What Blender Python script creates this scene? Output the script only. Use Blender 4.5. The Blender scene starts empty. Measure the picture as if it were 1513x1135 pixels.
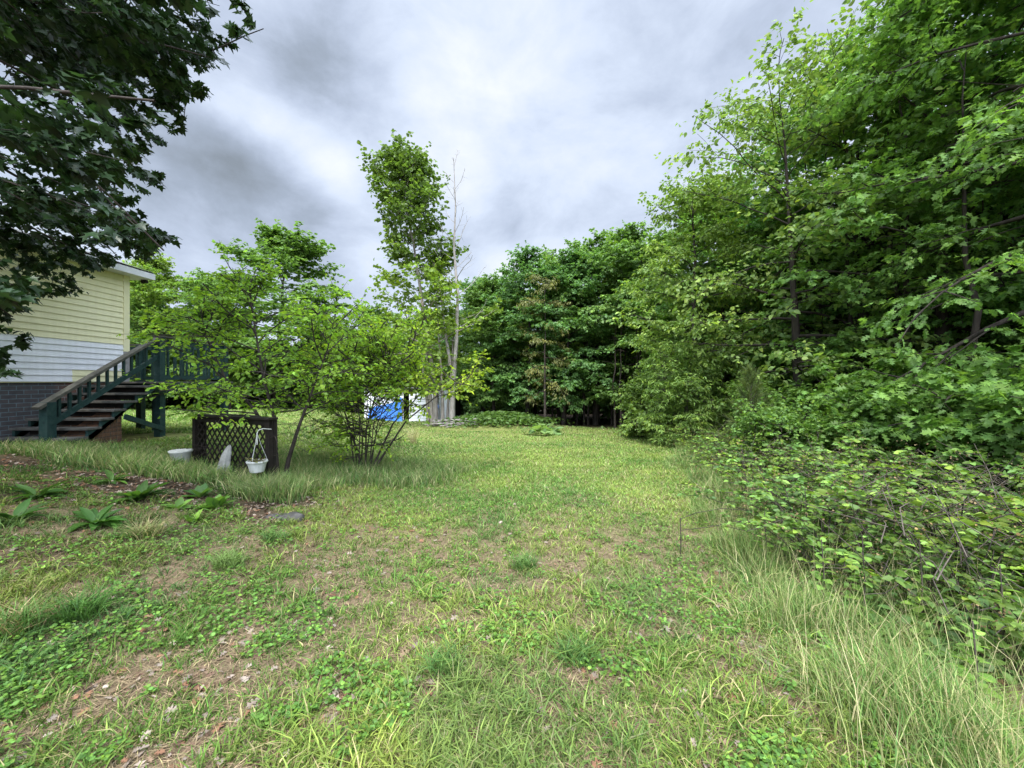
import bpy, math, random
import numpy as np
from mathutils import Vector
PI = math.pi
C = bpy.context.scene.collection
F = 580.0 / 1513.0            # focal length as a share of the picture width
EYE = 1.5

# ------------------------------------------------------------------ helpers
def smooth(a, b, x):
    t = np.clip((np.asarray(x, float) - a) / (b - a), 0, 1)
    return t * t * (3 - 2 * t)

_lat = {}
def vnoise(x, y, scale, seed=0):
    g = _lat.get(seed)
    if g is None:
        g = _lat[seed] = np.random.default_rng(seed + 991).random((256, 256))
    u = np.asarray(x, float) / scale + 57.3; v = np.asarray(y, float) / scale + 31.7
    i = np.floor(u).astype(int); j = np.floor(v).astype(int)
    fu = u - i; fv = v - j
    fu = fu * fu * (3 - 2 * fu); fv = fv * fv * (3 - 2 * fv)
    i0, i1, j0, j1 = i % 256, (i + 1) % 256, j % 256, (j + 1) % 256
    return (g[i0, j0] * (1 - fu) + g[i1, j0] * fu) * (1 - fv) + (g[i0, j1] * (1 - fu) + g[i1, j1] * fu) * fv

def G(x, y):
    """height of the ground: a lawn that falls away from the camera and rises to the house on the left"""
    x = np.asarray(x, float); y = np.asarray(y, float)
    yy = np.clip(y, -20, 60)
    base = -0.046 * yy
    u = (-x - 1.0 - 0.35 * np.maximum(y - 8, 0)) / 7.0
    rise = 0.75 * smooth(0, 1, u)
    r2 = 0.35 * smooth(6, 14, x) * smooth(2, 8, y)
    mound = 0.45 * np.exp(-(((x + 0.6) / 2.6) ** 2 + ((y - 21.5) / 1.6) ** 2))
    n = (vnoise(x, y, 1.7, 1) - .5) * 0.09 + (vnoise(x, y, 0.45, 2) - .5) * 0.035
    far = 1 - smooth(40, 70, np.hypot(x, y))
    return base + (rise + r2 + mound + n) * far

def gz(x, y): return float(G(x, y))

def link(name, me, parent=None):
    o = bpy.data.objects.new(name, me); C.objects.link(o)
    if parent is not None: o.parent = parent
    return o

def thing(name, label, cat, loc=(0, 0, 0), rotz=0, group=None):
    o = bpy.data.objects.new(name, None); C.objects.link(o)
    o.empty_display_size = .2
    o.location = loc; o.rotation_euler = (0, 0, rotz)
    o['label'] = label; o['category'] = cat
    if group: o['group'] = group
    return o

def tag(o, label=None, cat=None, group=None, kind=None):
    if label: o['label'] = label
    if cat: o['category'] = cat
    if group: o['group'] = group
    if kind: o['kind'] = kind
    return o

def copy_thing(src, label, loc, rotz=0, scale=1.0, group=None, tint=None, name=None):
    r = src.copy(); C.objects.link(r)
    r.location = loc; r.rotation_euler = (0, 0, rotz)
    r.scale = (scale, scale, scale) if not isinstance(scale, tuple) else scale
    r['label'] = label
    if group: r['group'] = group
    for ch in list(src.children):
        c = ch.copy(); C.objects.link(c); c.parent = r
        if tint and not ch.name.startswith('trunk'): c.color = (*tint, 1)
        for g in ch.children:
            d = g.copy(); C.objects.link(d); d.parent = c
    return r

def np_mesh(name, V, T, mat, col=None, quads=None, smooth_shade=False):
    """one mesh from numpy arrays of triangles (and quads), colour per vertex"""
    me = bpy.data.meshes.new(name)
    V = np.ascontiguousarray(V, np.float32)
    T = np.zeros((0, 3), np.int32) if T is None else np.asarray(T, np.int32)
    Q = np.zeros((0, 4), np.int32) if quads is None else np.asarray(quads, np.int32)
    me.vertices.add(len(V)); me.vertices.foreach_set('co', V.ravel())
    li = np.concatenate([T.ravel(), Q.ravel()]).astype(np.int32)
    tot = np.concatenate([np.full(len(T), 3), np.full(len(Q), 4)]).astype(np.int32)
    st = np.concatenate([[0], np.cumsum(tot)[:-1]]).astype(np.int32)
    me.loops.add(len(li)); me.loops.foreach_set('vertex_index', li)
    me.polygons.add(len(tot)); me.polygons.foreach_set('loop_start', st); me.polygons.foreach_set('loop_total', tot)
    if smooth_shade: me.polygons.foreach_set('use_smooth', np.ones(len(tot), bool))
    if col is not None:
        a = me.color_attributes.new('Col', 'FLOAT_COLOR', 'POINT')
        c4 = np.ones((len(V), 4), np.float32); c4[:, :3] = col
        a.data.foreach_set('color', c4.ravel())
    me.update(calc_edges=True)
    if mat is not None: me.materials.append(mat)
    return me

class MB:
    """collects boxes, tubes and lathes into one mesh"""
    def __init__(self): self.v = []; self.f = []
    def add(self, vs, fs):
        n = len(self.v); self.v += [tuple(v) for v in vs]; self.f += [tuple(i + n for i in f) for f in fs]
    def box(self, lo, hi):
        x0, y0, z0 = lo; x1, y1, z1 = hi
        self.add([(x0,y0,z0),(x1,y0,z0),(x1,y1,z0),(x0,y1,z0),(x0,y0,z1),(x1,y0,z1),(x1,y1,z1),(x0,y1,z1)],
                 [(0,3,2,1),(4,5,6,7),(0,1,5,4),(1,2,6,5),(2,3,7,6),(3,0,4,7)])
        return self
    def bar(self, a, b, w, h, up=(0, 0, 1)):
        a = Vector(a); b = Vector(b); d = (b - a).normalized(); up = Vector(up)
        s = d.cross(up)
        if s.length < 1e-4: s = d.cross(Vector((0, 1, 0)))
        s.normalize(); t = s.cross(d).normalized()
        vs = []
        for p in (a, b):
            for (i, j) in ((-1,-1),(1,-1),(1,1),(-1,1)): vs.append(p + s * (i * w / 2) + t * (j * h / 2))
        self.add(vs, [(0,3,2,1),(4,5,6,7),(0,1,5,4),(1,2,6,5),(2,3,7,6),(3,0,4,7)]); return self
    def tube(self, pts, rad, n=7):
        pts = [Vector(p) for p in pts]
        if not hasattr(rad, '__len__'): rad = [rad] * len(pts)
        vs = []; fs = []
        for k, p in enumerate(pts):
            d = (pts[min(k + 1, len(pts) - 1)] - pts[max(k - 1, 0)]).normalized()
            s = d.cross(Vector((0.13, 0.31, 0.94)))
            if s.length < .05: s = d.cross(Vector((1, 0, 0)))
            s.normalize(); t = s.cross(d)
            for i in range(n):
                a = 2 * PI * i / n; vs.append(p + (s * math.cos(a) + t * math.sin(a)) * rad[k])
        for k in range(len(pts) - 1):
            for i in range(n):
                j = (i + 1) % n; fs.append((k*n+i, k*n+j, (k+1)*n+j, (k+1)*n+i))
        fs.append(tuple(range(n - 1, -1, -1))); fs.append(tuple(range((len(pts)-1)*n, len(pts)*n)))
        self.add(vs, fs); return self
    def lathe(self, prof, c=(0, 0, 0), n=28, rip=0, ripn=14):
        vs = []; fs = []
        for (r, z) in prof:
            for i in range(n):
                a = 2 * PI * i / n; rr = r * (1 + rip * math.cos(a * ripn))
                vs.append((c[0] + rr * math.cos(a), c[1] + rr * math.sin(a), c[2] + z))
        for k in range(len(prof) - 1):
            for i in range(n):
                j = (i + 1) % n; fs.append((k*n+i, k*n+j, (k+1)*n+j, (k+1)*n+i))
        self.add(vs, fs); return self
    def build(self, name, mat, parent=None, bevel=0, smooth_shade=False):
        me = bpy.data.meshes.new(name); me.from_pydata(self.v, [], self.f); me.update()
        me.materials.append(mat)
        if smooth_shade:
            for p in me.polygons: p.use_smooth = True
        o = link(name, me, parent)
        if bevel:
            m = o.modifiers.new('Bevel', 'BEVEL'); m.width = bevel; m.segments = 2; m.limit_method = 'ANGLE'
        return o

# ------------------------------------------------------------------ materials
def new_mat(name):
    m = bpy.data.materials.new(name); m.use_nodes = True
    nt = m.node_tree; nt.nodes.clear()
    out = nt.nodes.new('ShaderNodeOutputMaterial')
    return m, nt, out

def N(nt, typ, **kw):
    n = nt.nodes.new(typ)
    for k, v in kw.items():
        if k in n.inputs: n.inputs[k].default_value = v
        else: setattr(n, k, v)
    return n

def mixrgb(nt, mode, fac, a, b):
    n = nt.nodes.new('ShaderNodeMix'); n.data_type = 'RGBA'; n.blend_type = mode
    for sock, val in ((n.inputs[0], fac), (n.inputs[6], a), (n.inputs[7], b)):
        if hasattr(val, 'is_linked'): nt.links.new(val, sock)
        elif isinstance(val, tuple): sock.default_value = (*val, 1) if len(val) == 3 else val
        else: sock.default_value = val
    return n.outputs[2]

def ramp(nt, fac, stops):
    r = nt.nodes.new('ShaderNodeValToRGB'); e = r.color_ramp.elements
    while len(e) < len(stops): e.new(.5)
    for el, (p, c) in zip(e, stops):
        el.position = p; el.color = (*c, 1) if len(c) == 3 else c
    nt.links.new(fac, r.inputs[0]); return r.outputs[0]

def leaf_mat(name, trans=.35, rough=.5, spec=.3, tgain=(1.25, 1.25, .7)):
    m, nt, out = new_mat(name)
    at = N(nt, 'ShaderNodeAttribute', attribute_name='Col')
    oi = N(nt, 'ShaderNodeObjectInfo')
    c = mixrgb(nt, 'MULTIPLY', 1.0, at.outputs['Color'], oi.outputs['Color'])
    p = N(nt, 'ShaderNodeBsdfPrincipled', Roughness=rough)
    p.inputs['Specular IOR Level'].default_value = spec
    nt.links.new(c, p.inputs['Base Color'])
    t = N(nt, 'ShaderNodeBsdfTranslucent')
    nt.links.new(mixrgb(nt, 'MULTIPLY', 1.0, c, tgain), t.inputs['Color'])
    mx = N(nt, 'ShaderNodeMixShader'); mx.inputs[0].default_value = trans
    nt.links.new(p.outputs[0], mx.inputs[1]); nt.links.new(t.outputs[0], mx.inputs[2])
    nt.links.new(mx.outputs[0], out.inputs[0]); return m

def rough_mat(name, a, b, scale=6, rough=.75, bump=.3, stretch=(1, 1, 1), spec=.25, c3=None, dist=.01):
    m, nt, out = new_mat(name)
    tc = N(nt, 'ShaderNodeTexCoord'); mp = N(nt, 'ShaderNodeMapping'); mp.inputs['Scale'].default_value = stretch
    nt.links.new(tc.outputs['Object'], mp.inputs[0])
    n1 = N(nt, 'ShaderNodeTexNoise', Scale=scale, Detail=8.0, Roughness=.65); nt.links.new(mp.outputs[0], n1.inputs['Vector'])
    stops = [(.3, a), (.7, b)] if c3 is None else [(.28, a), (.5, b), (.72, c3)]
    c = ramp(nt, n1.outputs['Fac'], stops)
    p = N(nt, 'ShaderNodeBsdfPrincipled', Roughness=rough); p.inputs['Specular IOR Level'].default_value = spec
    nt.links.new(c, p.inputs['Base Color'])
    bm_ = N(nt, 'ShaderNodeBump', Strength=bump, Distance=dist); nt.links.new(n1.outputs['Fac'], bm_.inputs['Height'])
    nt.links.new(bm_.outputs[0], p.inputs['Normal']); nt.links.new(p.outputs[0], out.inputs[0]); return m

M = {}
M['leaf'] = leaf_mat('leaf green', .42, .5, .3, (1.22, 1.32, .62))
M['thin_leaf'] = leaf_mat('leaf thin young', .52, .5, .25, (1.25, 1.3, .6))
M['gloss_leaf'] = leaf_mat('leaf glossy', .25, .38, .45)
M['grass'] = leaf_mat('grass blade', .3, .6, .2, (1.1, 1.15, .7))
M['straw'] = leaf_mat('dry blade', .15, .8, .1, (1, 1, 1))
M['bark'] = rough_mat('bark brown', (.045, .035, .028), (.15, .125, .10), 9, .9, .8, (1, 1, .25), dist=.03)
M['bark_pale'] = rough_mat('bark pale grey', (.16, .135, .11), (.34, .30, .26), 7, .9, .8, (1, 1, .3), dist=.03)
M['bark_dark'] = rough_mat('bark dark', (.02, .016, .013), (.075, .06, .05), 10, .9, .8, (1, 1, .3), dist=.02)
M['dead_wood'] = rough_mat('weathered dead wood', (.17, .15, .135), (.36, .33, .30), 10, .9, .5, (1, 1, .3))
M['green_paint'] = rough_mat('dark green paint worn', (.009, .024, .023), (.018, .046, .042), 14, .6, .15, c3=(.035, .06, .053))
M['tread'] = rough_mat('weathered tread boards', (.05, .05, .045), (.13, .125, .11), 9, .85, .3, (1, 6, 1))
M['rail_top'] = rough_mat('worn rail top', (.045, .045, .036), (.12, .115, .095), 10, .8, .25)
M['lattice'] = rough_mat('dark stained wood', (.007, .005, .004), (.02, .015, .012), 12, .7, .25)
M['plastic'] = rough_mat('white plastic', (.36, .37, .34), (.55, .56, .53), 7, .5, .08)
M['soil'] = rough_mat('dark soil', (.02, .014, .01), (.07, .05, .035), 25, .95, .8)
M['stone'] = rough_mat('pale weathered concrete', (.17, .17, .155), (.36, .36, .335), 8, .85, .3)
M['white_trim'] = rough_mat('white trim', (.55, .57, .58), (.70, .71, .71), 4, .5, .05)
M['roof'] = rough_mat('grey shingles', (.07, .07, .07), (.16, .155, .15), 20, .95, .5)
M['tarp'] = rough_mat('blue tarp', (.03, .13, .48), (.08, .25, .68), 5, .4, .7, dist=.05)
M['dark'] = rough_mat('dark interior', (.01, .009, .008), (.03, .026, .022), 5, .9, .1)

def siding_mat(name, a, b):
    m, nt, out = new_mat(name)
    tc = N(nt, 'ShaderNodeTexCoord')
    n1 = N(nt, 'ShaderNodeTexNoise', Scale=1.3, Detail=6.0, Roughness=.6); nt.links.new(tc.outputs['Object'], n1.inputs['Vector'])
    mp = N(nt, 'ShaderNodeMapping'); mp.inputs['Scale'].default_value = (1, 3, .25); nt.links.new(tc.outputs['Object'], mp.inputs[0])
    n2 = N(nt, 'ShaderNodeTexNoise', Scale=5.0, Detail=5.0); nt.links.new(mp.outputs[0], n2.inputs['Vector'])
    c = ramp(nt, n1.outputs['Fac'], [(.3, a), (.7, b)])
    d = ramp(nt, n2.outputs['Fac'], [(.35, (.82, .81, .78)), (.62, (1, 1, 1))])
    c = mixrgb(nt, 'MULTIPLY', .3, c, d)
    p = N(nt, 'ShaderNodeBsdfPrincipled', Roughness=.6); nt.links.new(c, p.inputs['Base Color'])
    nt.links.new(p.outputs[0], out.inputs[0]); return m
M['yellow'] = siding_mat('yellow siding', (.80, .76, .46), (.88, .84, .54))
M['white'] = siding_mat('white siding', (.78, .80, .83), (.86, .87, .88))
M['shed'] = siding_mat('shed siding', (.58, .60, .62), (.76, .77, .77))

def brick_mat(name, c1, c2, mortar, noise_mix=None, sx=1.0):
    m, nt, out = new_mat(name)
    tc = N(nt, 'ShaderNodeTexCoord'); sep = N(nt, 'ShaderNodeSeparateXYZ'); nt.links.new(tc.outputs['Object'], sep.inputs[0])
    add = N(nt, 'ShaderNodeMath', operation='ADD'); nt.links.new(sep.outputs[0], add.inputs[0]); nt.links.new(sep.outputs[1], add.inputs[1])
    cmb = N(nt, 'ShaderNodeCombineXYZ'); nt.links.new(add.outputs[0], cmb.inputs[0]); nt.links.new(sep.outputs[2], cmb.inputs[1])
    b = N(nt, 'ShaderNodeTexBrick', Scale=1.0); nt.links.new(cmb.outputs[0], b.inputs['Vector'])
    b.inputs['Brick Width'].default_value = .21; b.inputs['Row Height'].default_value = .075; b.inputs['Mortar Size'].default_value = .006
    b.inputs['Color1'].default_value = (*c1, 1); b.inputs['Color2'].default_value = (*c2, 1); b.inputs['Mortar'].default_value = (*mortar, 1)
    n = N(nt, 'ShaderNodeTexNoise', Scale=14.0, Detail=6.0); nt.links.new(tc.outputs['Object'], n.inputs['Vector'])
    c = mixrgb(nt, 'MULTIPLY', .8, b.outputs['Color'], ramp(nt, n.outputs['Fac'], [(.3, (.6, .6, .6)), (.7, (1.15, 1.15, 1.15))]))
    if noise_mix:                                     # old paint covers the wall up to an uneven edge
        y0, y1, paint = noise_mix
        n3 = N(nt, 'ShaderNodeTexNoise', Scale=3.0, Detail=5.0); nt.links.new(tc.outputs['Object'], n3.inputs['Vector'])
        mr = N(nt, 'ShaderNodeMapRange'); mr.inputs['From Min'].default_value = y0; mr.inputs['From Max'].default_value = y1
        ad = N(nt, 'ShaderNodeMath', operation='MULTIPLY_ADD'); nt.links.new(n3.outputs['Fac'], ad.inputs[0]); ad.inputs[1].default_value = .5
        nt.links.new(sep.outputs[1], ad.inputs[2]); nt.links.new(ad.outputs[0], mr.inputs['Value'])
        pc = mixrgb(nt, 'MULTIPLY', 1.0, c, paint)
        pc = mixrgb(nt, 'MIX', .35, pc, (.06, .08, .095))
        c = mixrgb(nt, 'MIX', mr.outputs[0], pc, c)
    p = N(nt, 'ShaderNodeBsdfPrincipled', Roughness=.85); nt.links.new(c, p.inputs['Base Color'])
    bp = N(nt, 'ShaderNodeBump', Strength=.6, Distance=.01, invert=True); nt.links.new(b.outputs['Fac'], bp.inputs['Height'])
    nt.links.new(bp.outputs[0], p.inputs['Normal']); nt.links.new(p.outputs[0], out.inputs[0]); return m
M['brick'] = brick_mat('painted brick', (.13, .06, .045), (.20, .095, .07), (.30, .28, .26), (7.55, 7.95, (.5, .75, .9)))
M['brick_brown'] = brick_mat('brown brick', (.13, .065, .035), (.19, .095, .05), (.07, .055, .045))

# ------------------------------------------------------------------ leaf shapes (x across, y along, z up)
def tmpl(outline, fold=.18, curl=.12):
    """a leaf: half outline (x>=0) from base to tip, mirrored about the midrib"""
    h = np.array(outline, float)
    V = [(0, 0, 0)] + [(x, y, fold * x - curl * y * y) for x, y in h] + [(0, h[-1][1] if h[-1][0] == 0 else 1, -curl)]
    n = len(h)
    V += [(-x, y, fold * x - curl * y * y) for x, y in h]
    mid = (0, .45, -curl * .2); V.append(mid); m = len(V) - 1; tip = n + 1
    T = []
    r = [0] + list(range(1, n + 1)) + [tip]; l = [0] + list(range(n + 2, 2 * n + 2)) + [tip]
    for a, b in zip(r[:-1], r[1:]): T.append((m, a, b))
    for a, b in zip(l[:-1], l[1:]): T.append((m, b, a))
    return np.array(V), np.array(T)
DIAMOND = (np.array([(0, 0, 0), (.34, .48, .05), (0, 1, -.14), (-.34, .48, .05)]), np.array([(0, 1, 2), (0, 2, 3)]))
WIDE = (np.array([(0, 0, 0), (.48, .35, .08), (.3, .75, .0), (0, 1, -.18), (-.3, .75, 0), (-.48, .35, .08)]),
        np.array([(0, 1, 2), (0, 2, 3), (0, 3, 4), (0, 4, 5)]))
OVATE = tmpl([(.24, .18), (.32, .42), (.2, .75)], .25, .2)
MAPLE = tmpl([(.16, .02), (.46, .02), (.30, .24), (.58, .55), (.24, .52), (.16, .72)], .16, .15)
OAK = tmpl([(.06, .12), (.30, .25), (.12, .36), (.40, .55), (.14, .62), (.26, .85), (.08, .86)], .2, .2)
LANCE = tmpl([(.10, .15), (.15, .4), (.1, .72)], .3, .35)
ROUND = tmpl([(.3, .1), (.48, .4), (.38, .75)], .1, .1)
NEEDLE = (np.array([(-.02, 0, 0), (.02, 0, 0), (0, 1, -.06)]), np.array([(0, 1, 2)]))

def leaves_np(pos, fwd, up, size, t, col):
    """all the leaves of a crown: arrays of position, direction, normal, size and colour -> V, T, col"""
    fwd = fwd / (np.linalg.norm(fwd, axis=1, keepdims=True) + 1e-9)
    s = np.cross(fwd, up); s /= (np.linalg.norm(s, axis=1, keepdims=True) + 1e-9)
    n = np.cross(s, fwd)
    tv, tt = t
    V = pos[:, None, :] + size[:, None, None] * (s[:, None, :] * tv[None, :, 0:1] + fwd[:, None, :] * tv[None, :, 1:2] + n[:, None, :] * tv[None, :, 2:3])
    k = len(tv)
    T = tt[None] + (np.arange(len(pos)) * k)[:, None, None]
    return V.reshape(-1, 3), T.reshape(-1, 3), np.repeat(col, k, axis=0)

def join(parts):
    Vs, Ts, Cs, n = [], [], [], 0
    for V, T, c in parts:
        Vs.append(V); Ts.append(T + n); Cs.append(c); n += len(V)
    return np.concatenate(Vs), np.concatenate(Ts), np.concatenate(Cs)

def tubes_np(tubes):
    """tubes: list of (pts, radii, sides) -> V, Q"""
    Vs, Qs, n = [], [], 0
    for pts, rad, k in tubes:
        pts = np.asarray(pts, float); rad = np.asarray(rad, float); m = len(pts)
        d = np.gradient(pts, axis=0); d /= np.linalg.norm(d, axis=1, keepdims=True) + 1e-9
        s = np.cross(d, np.array([.13, .31, .94])); bad = np.linalg.norm(s, axis=1) < .2
        s2 = np.cross(d, np.array([1., 0, 0])); s = np.where(bad.any(), s2, s) if bad.any() else s
        s /= np.linalg.norm(s, axis=1, keepdims=True) + 1e-9
        t = np.cross(s, d); a = np.arange(k) * 2 * PI / k
        V = pts[:, None] + rad[:, None, None] * (s[:, None] * np.cos(a)[None, :, None] + t[:, None] * np.sin(a)[None, :, None])
        i = np.arange(k); j = (i + 1) % k
        q = np.stack([i, j, j + k, i + k], 1)
        Q = (q[None] + (np.arange(m - 1) * k)[:, None, None]).reshape(-1, 4)
        Vs.append(V.reshape(-1, 3)); Qs.append(Q + n); n += m * k
    return np.concatenate(Vs), np.concatenate(Qs)

# ------------------------------------------------------------------ a tree: limbs > branches > twigs > leaves
def unit(v): return v / (np.linalg.norm(v) + 1e-9)

def grow(seed, H, r0, prof, nl=26, cb=.2, el=(5, 55), droop=.10, sub=8, twig=5, twig_len=.45, lpt=9, leaf=.16, t=DIAMOND,
         base=(.05, .09, .02), var=.22, yellow=.2, tilt=.45, hang=.3, path=None, azi=None, keep=None, lean=(0, 0), up_tip=.0,
         limb_r=.42, sides=9, sub_len=.42, twig_tubes=False, off=(0, 0, 0), planar=.35):
    R = np.random.default_rng(seed); rnd = R.random
    tubes = []
    if path is None:
        k = 9; zz = np.linspace(0, 1, k)
        wx = np.cumsum(R.normal(0, .018 * H / 3, k)); wy = np.cumsum(R.normal(0, .018 * H / 3, k))
        path = np.stack([lean[0] * zz ** 1.3 + wx - wx[0], lean[1] * zz ** 1.3 + wy - wy[0], zz * H], 1)
    path = np.asarray(path, float); path = path + np.asarray(off); pl = np.linspace(0, 1, len(path))
    rad = r0 * (1 - .93 * pl ** .85); rad[0] *= 1.12
    ext = path.copy(); ext[0, 2] -= .3
    tubes.append((ext, rad, sides))
    def at(s): return np.array([np.interp(s, pl, path[:, i]) for i in range(3)])
    tw_a, tw_b, tw_c = [], [], []
    ok = (lambda q: True) if keep is None else (lambda q: bool(keep(np.asarray(q)[None])[0]))
    ga = R.random() * 6
    for i in range(nl):
        f = (i + .5 * rnd()) / nl
        s = cb + (1 - cb) * f ** .9
        p = at(s); ga += 2.4 + R.normal(0, .35)
        az = ga if azi is None else azi[0] + (azi[1] - azi[0]) * rnd()
        L = prof(f) * (.75 + .5 * rnd())
        e = math.radians(el[0] + (el[1] - el[0]) * f + R.normal(0, 7))
        d = np.array([math.cos(az) * math.cos(e), math.sin(az) * math.cos(e), math.sin(e)])
        n = 7; pts = [p]
        for k in range(n - 1):
            d = unit(d + R.normal(0, .10, 3) + np.array([0, 0, -droop + up_tip * k / n]))
            pts.append(pts[-1] + d * L / (n - 1))
        pts = np.array(pts)
        kp = [ok(q) for q in pts]; nk = n
        if keep is not None:
            nk = max([z_ + 1 for z_ in range(n) if kp[z_]] + [0])
        rl = max(.012, np.interp(s, pl, rad) * limb_r)
        if nk > 1: tubes.append((pts[:nk], np.linspace(rl, .008, nk), 6))
        cl = R.normal(0, 1)
        for q in range(sub):
            g = .22 + .78 * (q + rnd()) / sub
            a = g * (n - 1); i0 = min(int(a), n - 2); bp = pts[i0] + (pts[i0 + 1] - pts[i0]) * (a - i0)
            dl = unit(pts[i0 + 1] - pts[i0])
            side = unit(np.cross(dl, [0, 0, 1])) * (1 if q % 2 else -1)
            ang = math.radians(30 + 40 * rnd()) if g < .93 else 0
            ds = unit(dl * math.cos(ang) + side * math.sin(ang) + R.normal(0, planar * .5, 3) * [.3, .3, 1] + [0, 0, -droop * .8])
            sl = L * sub_len * (1.15 - .65 * g) * (.7 + .6 * rnd())
            sp = [bp]; dd = ds
            for k in range(3):
                dd = unit(dd + R.normal(0, .1, 3) + [0, 0, -droop * .6]); sp.append(sp[-1] + dd * sl / 3)
            sp = np.array(sp)
            if ok(sp[-1]) and ok(sp[1]): tubes.append((sp, np.linspace(max(.006, rl * .35), .004, 4), 4))
            cs = cl * .5 + R.normal(0, .8)
            for w in range(twig):
                h = (w + rnd()) / twig * 3; j0 = min(int(h), 2); tp = sp[j0] + (sp[j0 + 1] - sp[j0]) * (h - j0)
                sd = unit(np.cross(dd, [0, 0, 1])) * (1 if w % 2 else -1)
                td = unit(dd * .8 + sd * (.3 + .8 * rnd()) + R.normal(0, planar, 3) * [.5, .5, 1] + [0, 0, -droop * .5])
                tl = twig_len * (.6 + .8 * rnd())
                tw_a.append(tp); tw_b.append(tp + td * tl); tw_c.append(cs)
                if twig_tubes: tubes.append((np.array([tp, tp + td * tl]), np.array([.004, .002]), 3))
    A, B, cc = np.array(tw_a), np.array(tw_b), np.array(tw_c)
    if keep is not None:
        k = keep(B + 0); A, B, cc = A[k], B[k], cc[k]
    n = len(A); idx = np.repeat(np.arange(n), lpt); m = len(idx)
    fr = R.random(m) ** .8
    pos = A[idx] + (B - A)[idx] * fr[:, None] + R.normal(0, leaf * .35, (m, 3)) * [1, 1, .6]
    td = (B - A)[idx]; td /= np.linalg.norm(td, axis=1, keepdims=True) + 1e-9
    sd = np.cross(td, [0, 0, 1.0]); sd *= np.where(R.random(m) < .5, 1, -1)[:, None]
    fwd = td * .6 + sd * (.5 + .6 * R.random(m))[:, None] + R.normal(0, .25, (m, 3)); fwd[:, 2] -= hang
    up = np.array([0, 0, 1.0]) + R.normal(0, tilt, (m, 3))
    sz = leaf * (.55 + .75 * R.random(m))
    col = leaf_cols(R, m, base, var, yellow, cc[idx])
    return tubes, leaves_np(pos, fwd, up, sz, t, col)

def leaf_cols(R, m, base, var, yellow, clump=0):
    b = np.array(base)
    v = np.exp(R.normal(0, var, m) + .10 * clump)[:, None]
    yl = np.clip(yellow * (.5 + R.normal(0, .6, m) + .25 * clump), 0, 1)[:, None]
    c = b * v
    c = c * (1 - yl) + c * np.array([1.75, 1.35, .7]) * yl
    return np.clip(c, .004, .75)

def tree_thing(name, label, cat, loc, wood, lv, bark, mat='leaf', rotz=0, scale=1, group=None, tint=None, trunk_name='trunk', crown_name='crown'):
    r = thing(name, label, cat, loc, rotz, group); r.scale = scale if isinstance(scale, tuple) else (scale,) * 3
    V, Q = tubes_np(wood)
    link(trunk_name, np_mesh(trunk_name, V, None, M[bark], quads=Q, smooth_shade=True), r)
    if lv is not None:
        c = link(crown_name, np_mesh(crown_name, lv[0], lv[1], M[mat], lv[2]), r)
        if tint: c.color = (*tint, 1)
    return r

def dome(R, top=.25, bot=.7, pk=.4):
    """crown radius from its base (0) to its top (1)"""
    def f(x):
        if x < pk: return R * (bot + (1 - bot) * math.sin(x / pk * PI / 2))
        return R * (top + (1 - top) * math.cos((x - pk) / (1 - pk) * PI / 2))
    return f

# ------------------------------------------------------------------ camera, sky, sun
sc = bpy.context.scene
cam = bpy.data.cameras.new('camera'); co = bpy.data.objects.new('camera', cam); C.objects.link(co)
cam.sensor_width = 36; cam.lens = 36 * F; cam.shift_y = -0.0024
cam.clip_start = .05; cam.clip_end = 5000
co.location = (0, 0, EYE); co.rotation_euler = (math.radians(90), 0, 0)
sc.camera = co
sc.view_settings.view_transform = 'Standard'; sc.view_settings.look = 'None'
sc.view_settings.exposure = 0; sc.view_settings.gamma = 1
sc.render.engine = 'CYCLES'
cy = sc.cycles
cy.max_bounces = 7; cy.diffuse_bounces = 4; cy.glossy_bounces = 2; cy.transmission_bounces = 5; cy.transparent_max_bounces = 4
cy.sample_clamp_indirect = 6
cy.use_adaptive_sampling = True; cy.adaptive_threshold = .015
try:
    cy.use_denoising = True; cy.denoiser = 'OPENIMAGEDENOISE'; cy.denoising_input_passes = 'RGB_ALBEDO_NORMAL'
except Exception: pass

SUN_EL, SUN_AZ = 58, -166          # azimuth from +Y (ahead), clockwise: the sun stands behind the camera
sd = Vector((math.sin(math.radians(SUN_AZ)) * math.cos(math.radians(SUN_EL)), math.cos(math.radians(SUN_AZ)) * math.cos(math.radians(SUN_EL)), math.sin(math.radians(SUN_EL))))
sun = bpy.data.lights.new('sun', 'SUN'); so = bpy.data.objects.new('sun', sun); C.objects.link(so)
sun.energy = 5.0; sun.angle = math.radians(11); sun.color = (1, .955, .87)
so.rotation_euler = sd.to_track_quat('Z', 'Y').to_euler(); so.location = (0, 0, 30)

w = bpy.data.worlds.new('World'); sc.world = w; w.use_nodes = True
nt = w.node_tree; nt.nodes.clear(); L = nt.links.new
wo = nt.nodes.new('ShaderNodeOutputWorld'); bg = nt.nodes.new('ShaderNodeBackground'); L(bg.outputs[0], wo.inputs[0])
sky = nt.nodes.new('ShaderNodeTexSky'); sky.sky_type = 'NISHITA'; sky.sun_disc = False
sky.sun_elevation = math.radians(SUN_EL); sky.sun_rotation = math.radians(SUN_AZ)
def wmath(op, a, b=None, c=None):
    n = nt.nodes.new('ShaderNodeMath'); n.operation = op
    for i, v in enumerate((a, b, c)):
        if v is None: continue
        if hasattr(v, 'is_linked'): L(v, n.inputs[i])
        else: n.inputs[i].default_value = v
    return n.outputs[0]
tc = nt.nodes.new('ShaderNodeTexCoord'); sp = nt.nodes.new('ShaderNodeSeparateXYZ'); L(tc.outputs['Generated'], sp.inputs[0])
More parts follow.
